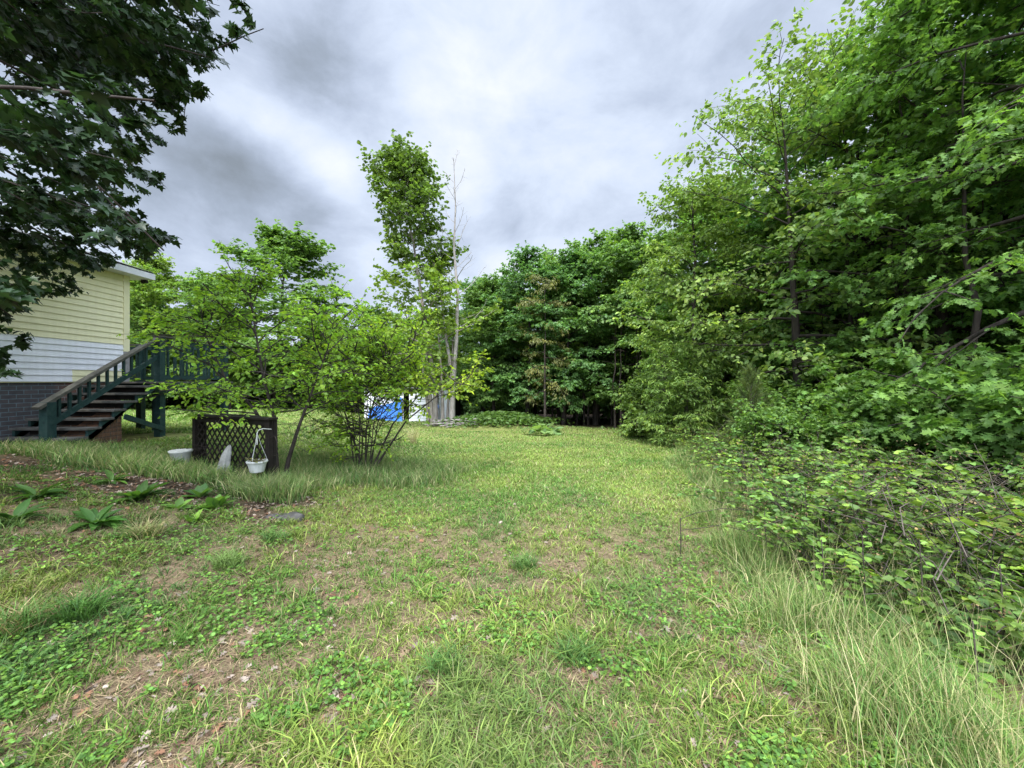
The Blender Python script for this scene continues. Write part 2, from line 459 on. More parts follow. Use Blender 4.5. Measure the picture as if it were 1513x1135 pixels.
# a flat cloud deck: directions are projected on a plane overhead
zz = wmath('ADD', wmath('MAXIMUM', sp.outputs[2], 0.0), .22)
cx = wmath('DIVIDE', sp.outputs[0], zz); cyy = wmath('DIVIDE', sp.outputs[1], zz)
cb = nt.nodes.new('ShaderNodeCombineXYZ'); L(cx, cb.inputs[0]); L(cyy, cb.inputs[1])
def wnoise(scale, detail, rough, off, dist=0.0):
    mp = nt.nodes.new('ShaderNodeMapping'); mp.inputs['Location'].default_value = off; L(cb.outputs[0], mp.inputs[0])
    n = nt.nodes.new('ShaderNodeTexNoise'); n.inputs['Scale'].default_value = scale; n.inputs['Detail'].default_value = detail
    n.inputs['Roughness'].default_value = rough; n.inputs['Distortion'].default_value = dist; L(mp.outputs[0], n.inputs['Vector']); return n.outputs['Fac']
big = wnoise(.8, 4, .5, (3.1, 1.4, 0), .3); mp3 = nt.nodes.new('ShaderNodeMapping'); mp3.inputs['Scale'].default_value = (1, 1, 1.7); mp3.inputs['Location'].default_value = (2.3, .6, 1.1); L(tc.outputs['Generated'], mp3.inputs[0])
n3_ = nt.nodes.new('ShaderNodeTexNoise'); n3_.inputs['Scale'].default_value = 3.6; n3_.inputs['Detail'].default_value = 9; n3_.inputs['Roughness'].default_value = .6; n3_.inputs['Distortion'].default_value = .25; L(mp3.outputs[0], n3_.inputs['Vector'])
med = n3_.outputs['Fac']
def blob(px, py, rad, gain):
    """a cloud mass in a fixed direction of the sky"""
    d = Vector(((px - 756) / 580, 1, (564 - py) / 580)).normalized()
    v = nt.nodes.new('ShaderNodeVectorMath'); v.operation = 'DISTANCE'; v.inputs[1].default_value = d; L(tc.outputs['Generated'], v.inputs[0])
    q = wmath('DIVIDE', v.outputs['Value'], rad); return wmath('MULTIPLY', wmath('EXPONENT', wmath('MULTIPLY', wmath('MULTIPLY', q, q), -1.0)), gain)
val = wmath('ADD', wmath('MULTIPLY_ADD', big, .46, .105), wmath('MULTIPLY_ADD', med, .85, -.14))
for b in ((470, 95, .17, -.32), (350, 130, .14, -.16), (330, 260, .2, -.2), (470, 330, .16, -.17), (230, 330, .2, -.12), (440, 205, .07, .36), (375, 165, .06, .34), (490, 245, .06, .26), (520, 290, .06, .18), (530, 240, .07, .12),
          (310, 125, .06, .28), (720, 170, .30, .11), (690, 250, .15, .08), (540, 15, .13, .08), (1000, 150, .3, .0), (1250, 200, .3, -.03), (600, 150, .1, .08), (760, 330, .1, -.10), (740, 395, .05, .10), (545, 385, .05, .25), (735, 400, .06, .2), (395, 20, .1, .16)):
    val = wmath('ADD', val, blob(*b))
cr = nt.nodes.new('ShaderNodeValToRGB'); L(val, cr.inputs[0]); e = cr.color_ramp.elements
e[0].position = .16; e[0].color = (.255, .295, .345, 1); e[1].position = .86; e[1].color = (.84, .885, .95, 1)
for p, c in ((.34, (.36, .42, .52)), (.48, (.50, .575, .72)), (.64, (.655, .74, .895))):
    x = e.new(p); x.color = (*c, 1)
# overcast brighter overhead; the gain is raised out of view as added fill
zr_ = nt.nodes.new('ShaderNodeMapRange'); zr_.interpolation_type = 'SMOOTHSTEP'; zr_.inputs['From Min'].default_value = .70; zr_.inputs['From Max'].default_value = .95; zr_.inputs['To Min'].default_value = 1.0; zr_.inputs['To Max'].default_value = 4.0; L(sp.outputs[2], zr_.inputs['Value'])
sky_fill = zr_.outputs[0]
vs_ = nt.nodes.new('ShaderNodeVectorMath'); vs_.operation = 'DISTANCE'; vs_.inputs[1].default_value = sd; L(tc.outputs['Generated'], vs_.inputs[0])
gq = wmath('DIVIDE', vs_.outputs['Value'], .50)      # added glow round the sun, brightening ground and trees
sky_fill = wmath('MULTIPLY_ADD', wmath('EXPONENT', wmath('MULTIPLY', wmath('MULTIPLY', gq, gq), -1.0)), 5.0, sky_fill)
sky_fill = wmath('MULTIPLY_ADD', wmath('MULTIPLY', wmath('MAXIMUM', wmath('MULTIPLY', sp.outputs[1], -1.0), 0.0), wmath('ADD', wmath('MAXIMUM', sp.outputs[2], 0.0), .35)), 3.0, sky_fill)  # fill added to the unseen sky behind the camera
sky_fill = wmath('MULTIPLY_ADD', wmath('MULTIPLY', wmath('MAXIMUM', wmath('SUBTRACT', sp.outputs[0], wmath('MAXIMUM', sp.outputs[1], -.3)), 0.0), wmath('MAXIMUM', sp.outputs[2], 0.0)), 3.5, sky_fill)  # fill added to the unseen right-hand sky to brighten the house wall
cs = nt.nodes.new('ShaderNodeMix'); cs.data_type = 'RGBA'; cs.blend_type = 'MULTIPLY'; cs.inputs[0].default_value = 1
cmbz = nt.nodes.new('ShaderNodeCombineXYZ')
for i in range(3): L(sky_fill, cmbz.inputs[i])
L(cr.outputs[0], cs.inputs[6]); L(cmbz.outputs[0], cs.inputs[7])
sk = nt.nodes.new('ShaderNodeMix'); sk.data_type = 'RGBA'; sk.blend_type = 'MULTIPLY'; sk.inputs[0].default_value = 1; sk.inputs[7].default_value = (.1, .1, .1, 1)
L(sky.outputs[0], sk.inputs[6])
mx = nt.nodes.new('ShaderNodeMix'); mx.data_type = 'RGBA'; mx.inputs[0].default_value = .93
L(sk.outputs[2], mx.inputs[6]); L(cs.outputs[2], mx.inputs[7]); L(mx.outputs[2], bg.inputs[0]); bg.inputs[1].default_value = 1.18

# ------------------------------------------------------------------ the ground and what covers it
RG = np.random.default_rng(5)
def wood_edge(x, y):
    """how far inside the wood a place lies: 0 on the lawn, 1 under the trees"""
    x = np.asarray(x, float); y = np.asarray(y, float)
    j = (vnoise(x, y, 1.5, 8) - .5) * 1.4
    right = smooth(0, 1.2, x + j - (1.6 + .36 * y))
    back = smooth(0, 1.5, y + j - np.where(x > -3, 19.6 + .12 * np.abs(x), 33 - 0 * x))
    return np.maximum(right, back)
def bed(x, y):
    """the weedy flower bed in front of the lattice"""
    j = (vnoise(x, y, .7, 9) - .5) * .9
    j2 = vnoise(x, y, .25, 10)
    return np.clip((1.2 - ((x + 4.7) / 2.9) ** 2 - ((y - 5.1) / .95) ** 2 + j) * smooth(.25, .6, j2), 0, 1)
def bare(x, y):
    """0 where the turf is thick, 1 where the soil shows"""
    a = vnoise(x, y, .6, 3) * .30 + vnoise(x, y, .2, 4) * .36 + vnoise(x, y, .08, 5) * .34
    near = 1 - smooth(1.9, 4.6, y)
    left = 1 - smooth(-4, 0, x)
    return .92 * np.clip(smooth(.485 - .03 * left, .63, a) * (.15 + .85 * near), 0, 1)

gxs = np.concatenate([-np.geomspace(900, 9, 40), np.arange(-8.9, 8.95, .1), np.geomspace(9, 900, 40)])
gys = np.concatenate([-np.geomspace(300, 1, 14), np.arange(-.9, 12, .1), np.geomspace(12, 1500, 70)])
XX, YY = np.meshgrid(gxs, gys); ZZ = G(XX, YY)
ny, nx = XX.shape; ii = np.arange(nx - 1)[None] + np.arange(ny - 1)[:, None] * nx; ii = ii.ravel()
Qg = np.stack([ii, ii + 1, ii + 1 + nx, ii + nx], 1)
leftdark = .75 * (1 - smooth(-4, -.8, XX)) * (1 - smooth(6.5, 8.5, YY)) * smooth(.3, .6, vnoise(XX, YY, .5, 19))  # dark soil patches plus left-side shading put into the ground colour
gc = np.stack([np.maximum(np.maximum(wood_edge(XX, YY), leftdark), .95 * bed(XX, YY)).ravel(), bare(XX, YY).ravel(), smooth(3, 9, YY).ravel()], 1)
m, nt2, out = new_mat('lawn ground')
at = N(nt2, 'ShaderNodeAttribute', attribute_name='Col'); sp2 = N(nt2, 'ShaderNodeSeparateColor'); nt2.links.new(at.outputs['Color'], sp2.inputs[0])
tc2 = N(nt2, 'ShaderNodeTexCoord')
def gn(s, d=6.0, r=.65):
    n = N(nt2, 'ShaderNodeTexNoise', Scale=s, Detail=d, Roughness=r); nt2.links.new(tc2.outputs['Object'], n.inputs['Vector']); return n.outputs['Fac']
straw = ramp(nt2, gn(28, 10.0, .75), [(.3, (.05, .038, .022)), (.48, (.135, .10, .06)), (.68, (.25, .19, .12))])
soil = ramp(nt2, gn(9, 10.0, .7), [(.3, (.10, .06, .036)), (.55, (.17, .12, .075)), (.75, (.26, .20, .13))])
turf = ramp(nt2, gn(5, 10.0, .7), [(.3, (.09, .105, .03)), (.55, (.17, .185, .055)), (.75, (.27, .255, .09))])
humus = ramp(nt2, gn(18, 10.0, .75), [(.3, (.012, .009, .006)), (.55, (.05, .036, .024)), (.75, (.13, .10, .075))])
c = mixrgb(nt2, 'MIX', sp2.outputs['Blue'], straw, turf)
c = mixrgb(nt2, 'MIX', sp2.outputs['Green'], c, mixrgb(nt2, 'MIX', gn(1.7, 3.0), straw, soil))
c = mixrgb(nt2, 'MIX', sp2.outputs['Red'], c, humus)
p = N(nt2, 'ShaderNodeBsdfPrincipled', Roughness=.95); p.inputs['Specular IOR Level'].default_value = .1
nt2.links.new(c, p.inputs['Base Color'])
bp = N(nt2, 'ShaderNodeBump', Strength=.8, Distance=.025); nt2.links.new(gn(22, 10.0, .75), bp.inputs['Height']); nt2.links.new(bp.outputs[0], p.inputs['Normal'])
nt2.links.new(p.outputs[0], out.inputs[0])
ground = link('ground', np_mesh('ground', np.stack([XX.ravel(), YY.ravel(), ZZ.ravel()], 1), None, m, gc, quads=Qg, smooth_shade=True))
tag(ground, kind='structure')

def gp(px, py):
    """where a line of sight of the photograph meets the ground"""
    d = 5.0
    for _ in range(60):
        x = (px - 756) / 580 * d
        e = (EYE - gz(x, d)) * 580 / max(py - 564, 4)
        d += .5 * (e - d)
    return (px - 756) / 580 * d, d

def blades(x, y, h, wd, lean, col, curve=.5, R=RG, flat=0.0, z0=None):
    """grass blades: a bent strip of three triangles pairs each"""
    n = len(x); az = R.random(n) * 2 * PI
    z = G(x, y) - .005 if z0 is None else z0
    dx, dy = np.cos(az), np.sin(az); sx, sy = -dy, dx
    t = R.random(n) * PI; sx, sy = np.cos(t), np.sin(t)
    V = np.zeros((n, 5, 3)); hh = h
    for k, (f, wf) in enumerate(((0, .75), (.5, .9))):
        ou = lean * hh * (f * (1 - curve) + curve * f * f); zz_ = hh * f * (1 - .35 * lean * f) * (1 - flat)
        bx, by = x + dx * ou, y + dy * ou
        V[:, 2 * k, 0] = bx - sx * wd * wf / 2; V[:, 2 * k, 1] = by - sy * wd * wf / 2; V[:, 2 * k, 2] = z + zz_
        V[:, 2 * k + 1, 0] = bx + sx * wd * wf / 2; V[:, 2 * k + 1, 1] = by + sy * wd * wf / 2; V[:, 2 * k + 1, 2] = z + zz_
    ou = lean * hh; V[:, 4, 0] = x + dx * ou; V[:, 4, 1] = y + dy * ou; V[:, 4, 2] = z + np.maximum(hh * (1 - .45 * lean) * (1 - flat), .004)
    T = np.array([(0, 1, 3), (0, 3, 2), (2, 3, 4)])[None] + (np.arange(n) * 5)[:, None, None]
    cc = np.repeat(col, 5, axis=0).reshape(n, 5, 3).copy(); cc[:, :2] *= .62  # blade feet darkened: shade among the grass put into the colour
    return V.reshape(-1, 3), T.reshape(-1, 3), cc.reshape(-1, 3)

def scatter(n, d0, d1, spread=1.36, power=1.0):
    """points on the ground before the camera, thinning with distance"""
    u = RG.random(n); d = d0 * (d1 / d0) ** (u ** power); x = (RG.random(n) * 2 - 1) * spread * d
    return x, d

def lawn_mask(x, y):
    return (wood_edge(x + .5, y) < .5) & (bed(x, y) < .55) & ~((x < -7.0) & (y < 9.0) & (y > 7.2)) & (x > -8.4 - 40 * (y > 8.7))

def grass_cols(n, x, y, R=RG, extra=0.0):
    t = np.clip(vnoise(x, y, 1.1, 6) * .9 + R.normal(0, .22, n) - .05 + extra, 0, 1)[:, None]
    a = np.array([.075, .155, .026]); b = np.array([.25, .295, .062]); s = np.array([.42, .36, .17])
    c = (a * (1 - t) + b * t) * 1.36
    dry = (R.random(n) < .06 + .10 * vnoise(x, y, 2.3, 12))[:, None]
    c = np.where(dry, s, c) * np.exp(R.normal(0, .26, n))[:, None]
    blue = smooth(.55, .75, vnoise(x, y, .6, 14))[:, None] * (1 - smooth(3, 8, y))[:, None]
    dk = ((.86 + .14 * smooth(3, 7, y)) * (1 - .30 * (1 - smooth(-3.5, -.6, x)) * (1 - smooth(6, 9, y))))[:, None]  # left shading put into the grass colour too; near turf deeper
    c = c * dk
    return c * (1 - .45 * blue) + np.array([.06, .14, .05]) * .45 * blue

parts = []
# tufts in the worn turf near the camera
nt_ = 15000
tx, ty = scatter(nt_, 1.25, 10.5)
k = lawn_mask(tx, ty) & (RG.random(nt_) > bare(tx, ty) * 1.0) & (RG.random(nt_) < .35 + .9 * vnoise(tx, ty, .8, 21))
tx, ty = tx[k], ty[k]; nb = (6 + RG.random(len(tx)) ** 3 * 30).astype(int); hgt = .028 + .10 * RG.random(len(tx)) ** 3 + .042 * vnoise(tx, ty, .7, 22)
ix = np.repeat(np.arange(len(tx)), nb); n = len(ix)
r = (.012 + .0016 * nb[ix]) * np.sqrt(RG.random(n)) * 1.3; a = RG.random(n) * 2 * PI
x = tx[ix] + r * np.cos(a); y = ty[ix] + r * np.sin(a)
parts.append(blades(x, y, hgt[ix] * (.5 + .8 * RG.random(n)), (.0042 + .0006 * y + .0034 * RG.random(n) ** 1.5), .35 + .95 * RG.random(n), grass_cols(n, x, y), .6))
# single blades all over the lawn
n = 135000; x, y = scatter(n, 1.25, 13.0, power=.85)
k = lawn_mask(x, y) & (RG.random(n) > bare(x, y) * .82); x, y = x[k], y[k]; n = len(x)
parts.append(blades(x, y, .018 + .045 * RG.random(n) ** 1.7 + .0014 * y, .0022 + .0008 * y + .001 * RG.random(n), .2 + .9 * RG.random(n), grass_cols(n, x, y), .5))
# the far lawn, cut short
n = 230000; x, y = scatter(n, 4.6, 36, power=.9)
k = lawn_mask(x, y); x, y = x[k], y[k]; n = len(x)
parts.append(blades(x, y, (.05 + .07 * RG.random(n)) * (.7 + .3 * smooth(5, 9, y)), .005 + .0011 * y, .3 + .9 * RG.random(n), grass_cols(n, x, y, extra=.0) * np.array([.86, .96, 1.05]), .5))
V, T, cgr = join(parts)
tag(link('lawn_grass', np_mesh('lawn_grass', V, T, M['grass'], cgr)), 'patchy mown grass with thick tufts covering the open lawn', 'grass', kind='stuff')

# dry thatch lying between the tufts
n = 90000; x, y = scatter(n, 1.25, 9.5, power=.9)
k = lawn_mask(x, y) & (RG.random(n) < .55 + .45 * bare(x, y)); x, y = x[k], y[k]; n = len(x)
sc_ = np.array([.33, .25, .145]) * np.exp(RG.normal(0, .28, n))[:, None] * np.where(RG.random(n) < .3, .62, 1)[:, None]
V, T, cgr = blades(x, y, .05 + .10 * RG.random(n), .0018 + .0005 * y, .9 + .1 * RG.random(n), sc_, .2, flat=.88, z0=G(x, y) + .002 + .012 * RG.random(n))
tag(link('dry_thatch', np_mesh('dry_thatch', V, T, M['straw'], cgr)), 'straw coloured dead grass lying flat in the bare patches of the lawn', 'dead grass', kind='stuff')

# clover and small broad-leaved weeds
n = 42000; x, y = scatter(n, 1.25, 8.0)
cl = vnoise(x, y, .6, 31) * .5 + vnoise(x, y, .16, 32) * .5 + .07 * (1 - smooth(-3.5, -.5, x))
k = lawn_mask(x, y) & (cl > .59); x, y = x[k], y[k]; m_ = 3
ix = np.repeat(np.arange(len(x)), m_); n = len(ix); a = RG.random(n) * 2 * PI
h = (.015 + .045 * RG.random(len(x)))[ix]
pos = np.stack([x[ix], y[ix], G(x, y)[ix] + h], 1); fw = np.stack([np.cos(a), np.sin(a), RG.normal(.05, .25, n)], 1)
V, T, cc = leaves_np(pos, fw, np.array([0, 0, 1.]) + RG.normal(0, .3, (n, 3)), (.008 + .013 * RG.random(n) ** 1.5 + .0012 * y[ix]), ROUND, leaf_cols(RG, n, (.10, .21, .045), .28, .5))
tag(link('clover', np_mesh('clover', V, T, M['leaf'], cc)), 'low clover and round-leaved weeds growing among the grass', 'ground cover', kind='stuff')

# fallen leaves, brown and grey
n = 9000; x, y = scatter(n, 1.25, 8.5)
x2 = RG.normal(-4.4, 1.9, 5200); y2 = RG.normal(5.0, .75, 5200); x = np.concatenate([x, x2]); y = np.concatenate([y, y2])
k = ((RG.random(len(x)) < .22 + .78 * bare(x, y)) & lawn_mask(x, y)) | (bed(x, y) > .3); x, y = x[k], y[k]; n = len(x)
a = RG.random(n) * 2 * PI
pos = np.stack([x, y, G(x, y) + .008 + .012 * RG.random(n)], 1); fw = np.stack([np.cos(a), np.sin(a), RG.normal(0, .22, n)], 1)
pal = np.array([(.19, .13, .085), (.24, .19, .15), (.12, .075, .05), (.29, .235, .19), (.21, .11, .065)])[RG.integers(0, 5, n)] * np.exp(RG.normal(0, .2, n))[:, None]
V, T, cc = leaves_np(pos, fw, np.array([0, 0, 1.]) + RG.normal(0, .35, (n, 3)), .022 + .05 * RG.random(n) ** 1.4, OAK, pal)
tag(link('fallen_leaves', np_mesh('fallen_leaves', V, T, M['straw'], cc)), 'curled brown and grey fallen leaves scattered over soil and lawn', 'leaf litter', kind='stuff')

# tall grass: along the bramble edge, under the young tree and the shrub, round the lattice
def tall(n, x, y, h0, h1, wd, colr, seed, lean=(.2, .9)):
    R = np.random.default_rng(seed)
    c = np.array(colr)[R.integers(0, len(colr), n)] * np.exp(R.normal(0, .2, n))[:, None]
    return blades(x, y, h0 + (h1 - h0) * R.random(n) ** 1.3, wd * (.6 + .8 * R.random(n)), lean[0] + (lean[1] - lean[0]) * R.random(n), c, .8, R)
n = 42000; y = 1.15 * (15 / 1.15) ** (RG.random(n) ** 1.0); e = .78 + .335 * y + (vnoise(y, y * 0, .8, 41) - .5) * .9
x = e + np.abs(RG.normal(0, .36, n)) * (1 + .05 * y) + RG.random(n) * .35 * (y < 3.6) * 2
cl = vnoise(x, y, .28, 42); cl = cl * .6 + .4 * vnoise(x, y, .6, 43); k = (RG.random(n) < smooth(.28, .62, cl)); x, y, cl = x[k], y[k], cl[k]; n = len(x)
hs = (.55 + .9 * smooth(.35, .75, cl)) * (.6 + .4 * smooth(0, .5, x - (.62 + .335 * y)))
pts = [tall(n, x, y, .08, .34, .0034 + .0006 * y, [(.17, .29, .07), (.24, .32, .09), (.12, .23, .06), (.13, .25, .06), (.45, .40, .20), (.28, .32, .12)], 3)]
pts[0][0][:, 2] = np.repeat(G(x, y), 5) + (pts[0][0][:, 2] - np.repeat(G(x, y), 5)) * np.repeat(hs, 5)
V, T, cc = join(pts)
tag(link('tall_grass', np_mesh('tall_grass', V, T, M['grass'], cc)), 'long bent pale green grass along the edge of the brambles', 'tall grass', kind='stuff')
# its seed stalks
n = 1500; y = 1.3 + 4.5 * RG.random(n) ** 1.5; x = .75 + .34 * y + RG.random(n) * 1.7
V, T, cc = tall(n, x, y, .35, .75, .0022 + .0003 * y, [(.45, .40, .22), (.33, .34, .14), (.24, .28, .10)], 8, (.1, .6))
tag(link('seeding_grass', np_mesh('seeding_grass', V, T, M['straw'], cc)), 'thin straw coloured seed stalks rising out of the long grass', 'seed stalks', kind='stuff')
pts = []
for (cx_, cy_, rx, ry, n, h0, h1) in ((-2.9, 7.3, 1.7, .9, 8000, .10, .36), (-3.4, 6.1, .7, .5, 2500, .10, .3), (-5.0, 5.55, 1.3, .28, 6000, .12, .34), (-6.2, 6.0, 1.4, .5, 6000, .08, .25), (-3.3, 5.3, .45, .3, 2500, .15, .42), (-2.0, 8.2, 1.0, .6, 3000, .15, .4)):
    a = RG.random(n) * 2 * PI; r = np.sqrt(RG.random(n)) * (.8 + .4 * RG.random(n)); x = cx_ + rx * r * np.cos(a); y = cy_ + ry * r * np.sin(a)
    pts.append(tall(n, x, y, h0, h1, .009, [(.14, .25, .06), (.19, .29, .075), (.11, .21, .06), (.30, .33, .13), (.38, .36, .18)], 11 + int(n)))
V, T, cc = join(pts)
tag(link('long_shade_grass', np_mesh('long_shade_grass', V, T, M['grass'], cc)), 'uncut dark green grass under the young trees and round the lattice', 'tall grass', kind='stuff')
# ------------------------------------------------------------------ house
WX, WY1, WY0 = -8.55, 8.72, .2            # wall plane, far corner, near corner
Z_SID, Z_TOP, Z_MID = 1.5, 3.84, 2.31
house = thing('house', 'pale yellow and white lap-sided house on a painted brick base', 'house', (0, 0, 0))
def laps(x, y0, y1, z0, z1, step, sgn=1):
    b = MB(); z = z0
    while z < z1 - .01:
        zt = min(z + step, z1)
        b.add([(x + sgn*.022, y0, z), (x + sgn*.022, y1, z), (x + sgn*.004, y1, zt), (x + sgn*.004, y0, zt), (x, y0, z), (x, y1, z)], [(0, 1, 2, 3), (0, 4, 5, 1)])
        z = zt
    return b
step = .1165
laps(WX, WY0, WY1 - .10, Z_MID, Z_TOP, step).build('yellow_siding', M['yellow'], house)
laps(WX, WY0, WY1 - .10, Z_SID + step * 2, Z_MID, step).build('white_siding', M['white'], house)
o = laps(WX, WY0, 7.62, Z_SID, Z_SID + step * 2, step).build('white_siding', M['white'], house)
laps(WX, 7.62, WY1 - .10, Z_SID, Z_SID + step * 2, step).build('yellow_siding', M['yellow'], house)['label'] = 'short unpainted yellow strip at the foot of the siding'
b = MB(); b.box((WX - .05, WY1 - .10, Z_MID - .15), (WX + .03, WY1 + .03, Z_TOP)); b.build('corner_trim', M['yellow'], house)
b = MB(); b.box((WX - .05, WY1 - .10, Z_SID), (WX + .028, WY1 + .028, Z_MID - .152)); b.build('corner_trim', rough_mat('bare grey trim', (.22, .21, .20), (.42, .41, .40), 8), house)
b = MB(); b.box((WX - 7, WY0, Z_SID - .02), (WX - .004, WY1, Z_TOP)); b.build('wall', M['yellow'], house)
b = MB(); b.box((WX - 6.9, WY0 + .02, -.8), (WX - .03, WY1 - .12, Z_SID - .022)); b.build('brick_foundation', M['brick'], house)
# low roof with boxed eaves on the long wall and the far gable
ex, gy = WX + .30, WY1 + .36
b = MB(); rx = WX - 3.5; zr = Z_TOP + .16 + 3.8 * .32
b.add([(ex, WY0 - .4, Z_TOP + .17), (ex, gy, Z_TOP + .17), (rx, gy, zr), (rx, WY0 - .4, zr), (WX - 7.3, WY0 - .4, Z_TOP + .17), (WX - 7.3, gy, Z_TOP + .17)],
      [(0, 1, 2, 3), (3, 2, 5, 4)]); b.build('roof', M['roof'], house)
b = MB(); b.box((WX - 7.3, WY0 - .4, Z_TOP), (ex - .022, gy - .02, Z_TOP + .02)); b.build('soffit', M['white_trim'], house)
b = MB(); b.box((ex - .02, WY0 - .4, Z_TOP + .0), (ex, gy, Z_TOP + .13)); b.build('fascia', M['white_trim'], house)
b = MB(); b.add([(WX - 7.3, gy - .018, Z_TOP + .0), (ex - .02, gy - .018, Z_TOP), (ex - .02, gy - .018, Z_TOP + .165), (rx, gy - .018, zr - .01), (WX - 7.3, gy - .018, Z_TOP + .165)], [(0, 1, 2, 3, 4)])
b.build('gable_board', M['white_trim'], house)
b = MB(); b.tube([(ex - .28, gy - .03, Z_TOP - .035), (ex - .17, gy - .03, Z_TOP - .035)], .045, 8); b.build('vent_light', M['dark'], house)

# ------------------------------------------------------------------ deck with its stairs
deck = thing('deck', 'dark green painted timber deck with open stairs beside the house', 'deck', (0, 0, 0))
DX, DY0, DY1, DZ = -7.45, 8.3, 10.15, 1.50
def post(x, y, z0, z1, s=.135):
    b = MB(); b.box((x - s/2, y - s/2, z0), (x + s/2, y + s/2, z1)); return b.build('post', M['green_paint'], deck, .006)
post(DX, DY0, gz(DX, DY0) - .2, 2.44); post(DX, DY1, gz(DX, DY1) - .2, 2.44)
post(-9.6, DY1, gz(-9.6, DY1) - .2, 2.44); post(-8.5, 9.4, gz(-8.5, 9.4) - .2, DZ - .05)
SY0, RX = 6.3, -7.45
zb = gz(RX, SY0)
post(RX, SY0, zb - .2, 1.17)
XN, XF = -7.08, -8.30
b = MB()
yy = DY0 - .5
while yy < DY1 + .1:
    b.box((-10.6 if yy > DY0 + .2 else XF, yy, DZ - .035), (DX + .1 if yy > DY0 else XN + .05, yy + .135, DZ)); yy += .142
b.build('floor_boards', M['tread'], deck)
b = MB(); b.box((DX + .07, DY0 - .45, DZ - .24), (DX + .11, DY1 + .1, DZ - .037)); b.box((-8.5, DY0 - .03, DZ - .24), (DX + .068, DY0 + .015, DZ - .037)); b.build('rim_joist', M['green_paint'], deck)
b = MB(); b.bar((DX, DY0 - .08, 2.46), (DX, DY1 + .1, 2.46), .15, .04); b.build('handrail', M['rail_top'], deck)
b = MB(); b.bar((DX - .1, DY1 + .16, 2.46), (-10.4, DY1 + .16, 2.46), .15, .04); b.build('handrail', M['rail_top'], deck)
for (zz_) in (2.36, DZ + .09):
    b = MB(); b.bar((DX, DY0 + .07, zz_), (DX, DY1 - .07, zz_), .04, .09); b.build('rail', M['green_paint'], deck)
    b = MB(); b.bar((DX - .07, DY1, zz_), (-10.4, DY1, zz_), .04, .09); b.build('rail', M['green_paint'], deck)
y = DY0 + .2
while y < DY1 - .1:
    b = MB(); b.box((DX - .018, y - .018, DZ + .13), (DX + .018, y + .018, 2.32)); b.build('baluster', M['green_paint'], deck); y += .165
x = -10.3
while x < DX - .12:
    b = MB(); b.box((x - .018, DY1 - .018, DZ + .13), (x + .018, DY1 + .018, 2.32)); b.build('baluster', M['green_paint'], deck); x += .2
# stairs: the flight rises along the house wall
NS = 7; run = .215; rise = .139; SZ0 = .583 - rise
XN, XF = -7.08, -8.30
def sawtooth(x, w=.045):
    b = MB(); prof = []
    y = SY0 + .02; z = SZ0
    for i in range(NS):
        prof.append((y + i * run, z + i * rise)); prof.append((y + i * run, z + (i + 1) * rise))
    top = (DY0 - .5, DZ - .06)
    low = [(DY0 - .5, 1.36), (SY0 - .18, .33), (SY0 + .02, .33)]
    P = prof + [top] + low; n = len(P)
    vs = [(x - w/2, a, c) for a, c in P] + [(x + w/2, a, c) for a, c in P]
    # quads under each step keep the concave outline clean
    fs = [(i, (i + 1) % n, n + (i + 1) % n, n + i) for i in range(n)] + [tuple(range(n - 1, -1, -1)), tuple(range(n, 2 * n))]
    b.add(vs, fs); return b.build('stringer', M['green_paint'], deck)
sawtooth(XN); sawtooth(XF)
for i in range(NS):
    y = SY0 + .02 + i * run; z = SZ0 + (i + 1) * rise - .035
    b = MB(); b.box((XF - .04, y - .035, z + .002), (XN + .045, y + run * .95, z + .04)); b.build('tread', M['tread'], deck, .004)
    b = MB(); b.box((XF + .03, y + run * .9, z - rise + .043), (XN - .03, y + run * .9 + .015, z)); b.build('gap_shade', M['dark'], deck)  # dark strip added in the open gap, standing in for shade
sl = (2.42 - 1.15) / (DY0 - SY0)
b = MB(); b.bar((RX, SY0 - .16, 1.15 - .16 * sl + .03), (RX, DY0, 2.45), .13, .045); b.build('handrail', M['rail_top'], deck)
b = MB(); b.bar((RX, SY0 + .05, zb + .36), (RX, DY0 - .05, zb + .36 + sl * (DY0 - SY0 - .1)), .04, .085); b.build('rail', M['green_paint'], deck)
for i in range(1, 13):
    y = SY0 + i * (DY0 - SY0) / 13; f = (y - SY0)
    b = MB(); b.box((RX - .018, y - .018, zb + .36 + sl * (f - .05)), (RX + .018, y + .018, 1.15 + sl * f)); b.build('baluster', M['green_paint'], deck)
b = MB(); b.bar((XN + .03, 7.15, .86), (DX + .1, DY0 - .02, .50), .04, .09); b.build('brace', M['green_paint'], deck)

pier = thing('brick_pier', 'brown brick block behind wire mesh under the deck stairs', 'brick pier', (-7.11, 6.85, gz(-7.11, 6.85)))
b = MB(); zp = gz(-7.11, 6.85); lo_ = lambda yy_: .33 + (yy_ - SY0 + .18) / 1.68 * 1.03 - .03 - zp
pr = [(-.45, -.3), (.30, -.3), (.30, lo_(7.15)), (-.45, lo_(6.40))]; b.add([(xx_, yy_, z_) for xx_ in (-.45, 0) for yy_, z_ in pr], [(0, 1, 2, 3), (7, 6, 5, 4), (0, 4, 5, 1), (1, 5, 6, 2), (2, 6, 7, 3), (3, 7, 4, 0)]); b.build('pier_block', M['brick_brown'], pier)
b = MB()
for i in range(12): b.bar((.012, -.44 + i * .065, -.2), (.012, -.44 + i * .065, lo_(6.41 + i * .065)), .004, .004, (1, 0, 0))
for i in range(8): b.bar((.016, -.44 + max(0, i - 2) * .11, -.15 + i * .07), (.016, .30, -.15 + i * .07), .004, .004, (1, 0, 0))
b.build('wire_mesh', rough_mat('rusty wire', (.10, .06, .04), (.22, .15, .11), 20), pier)

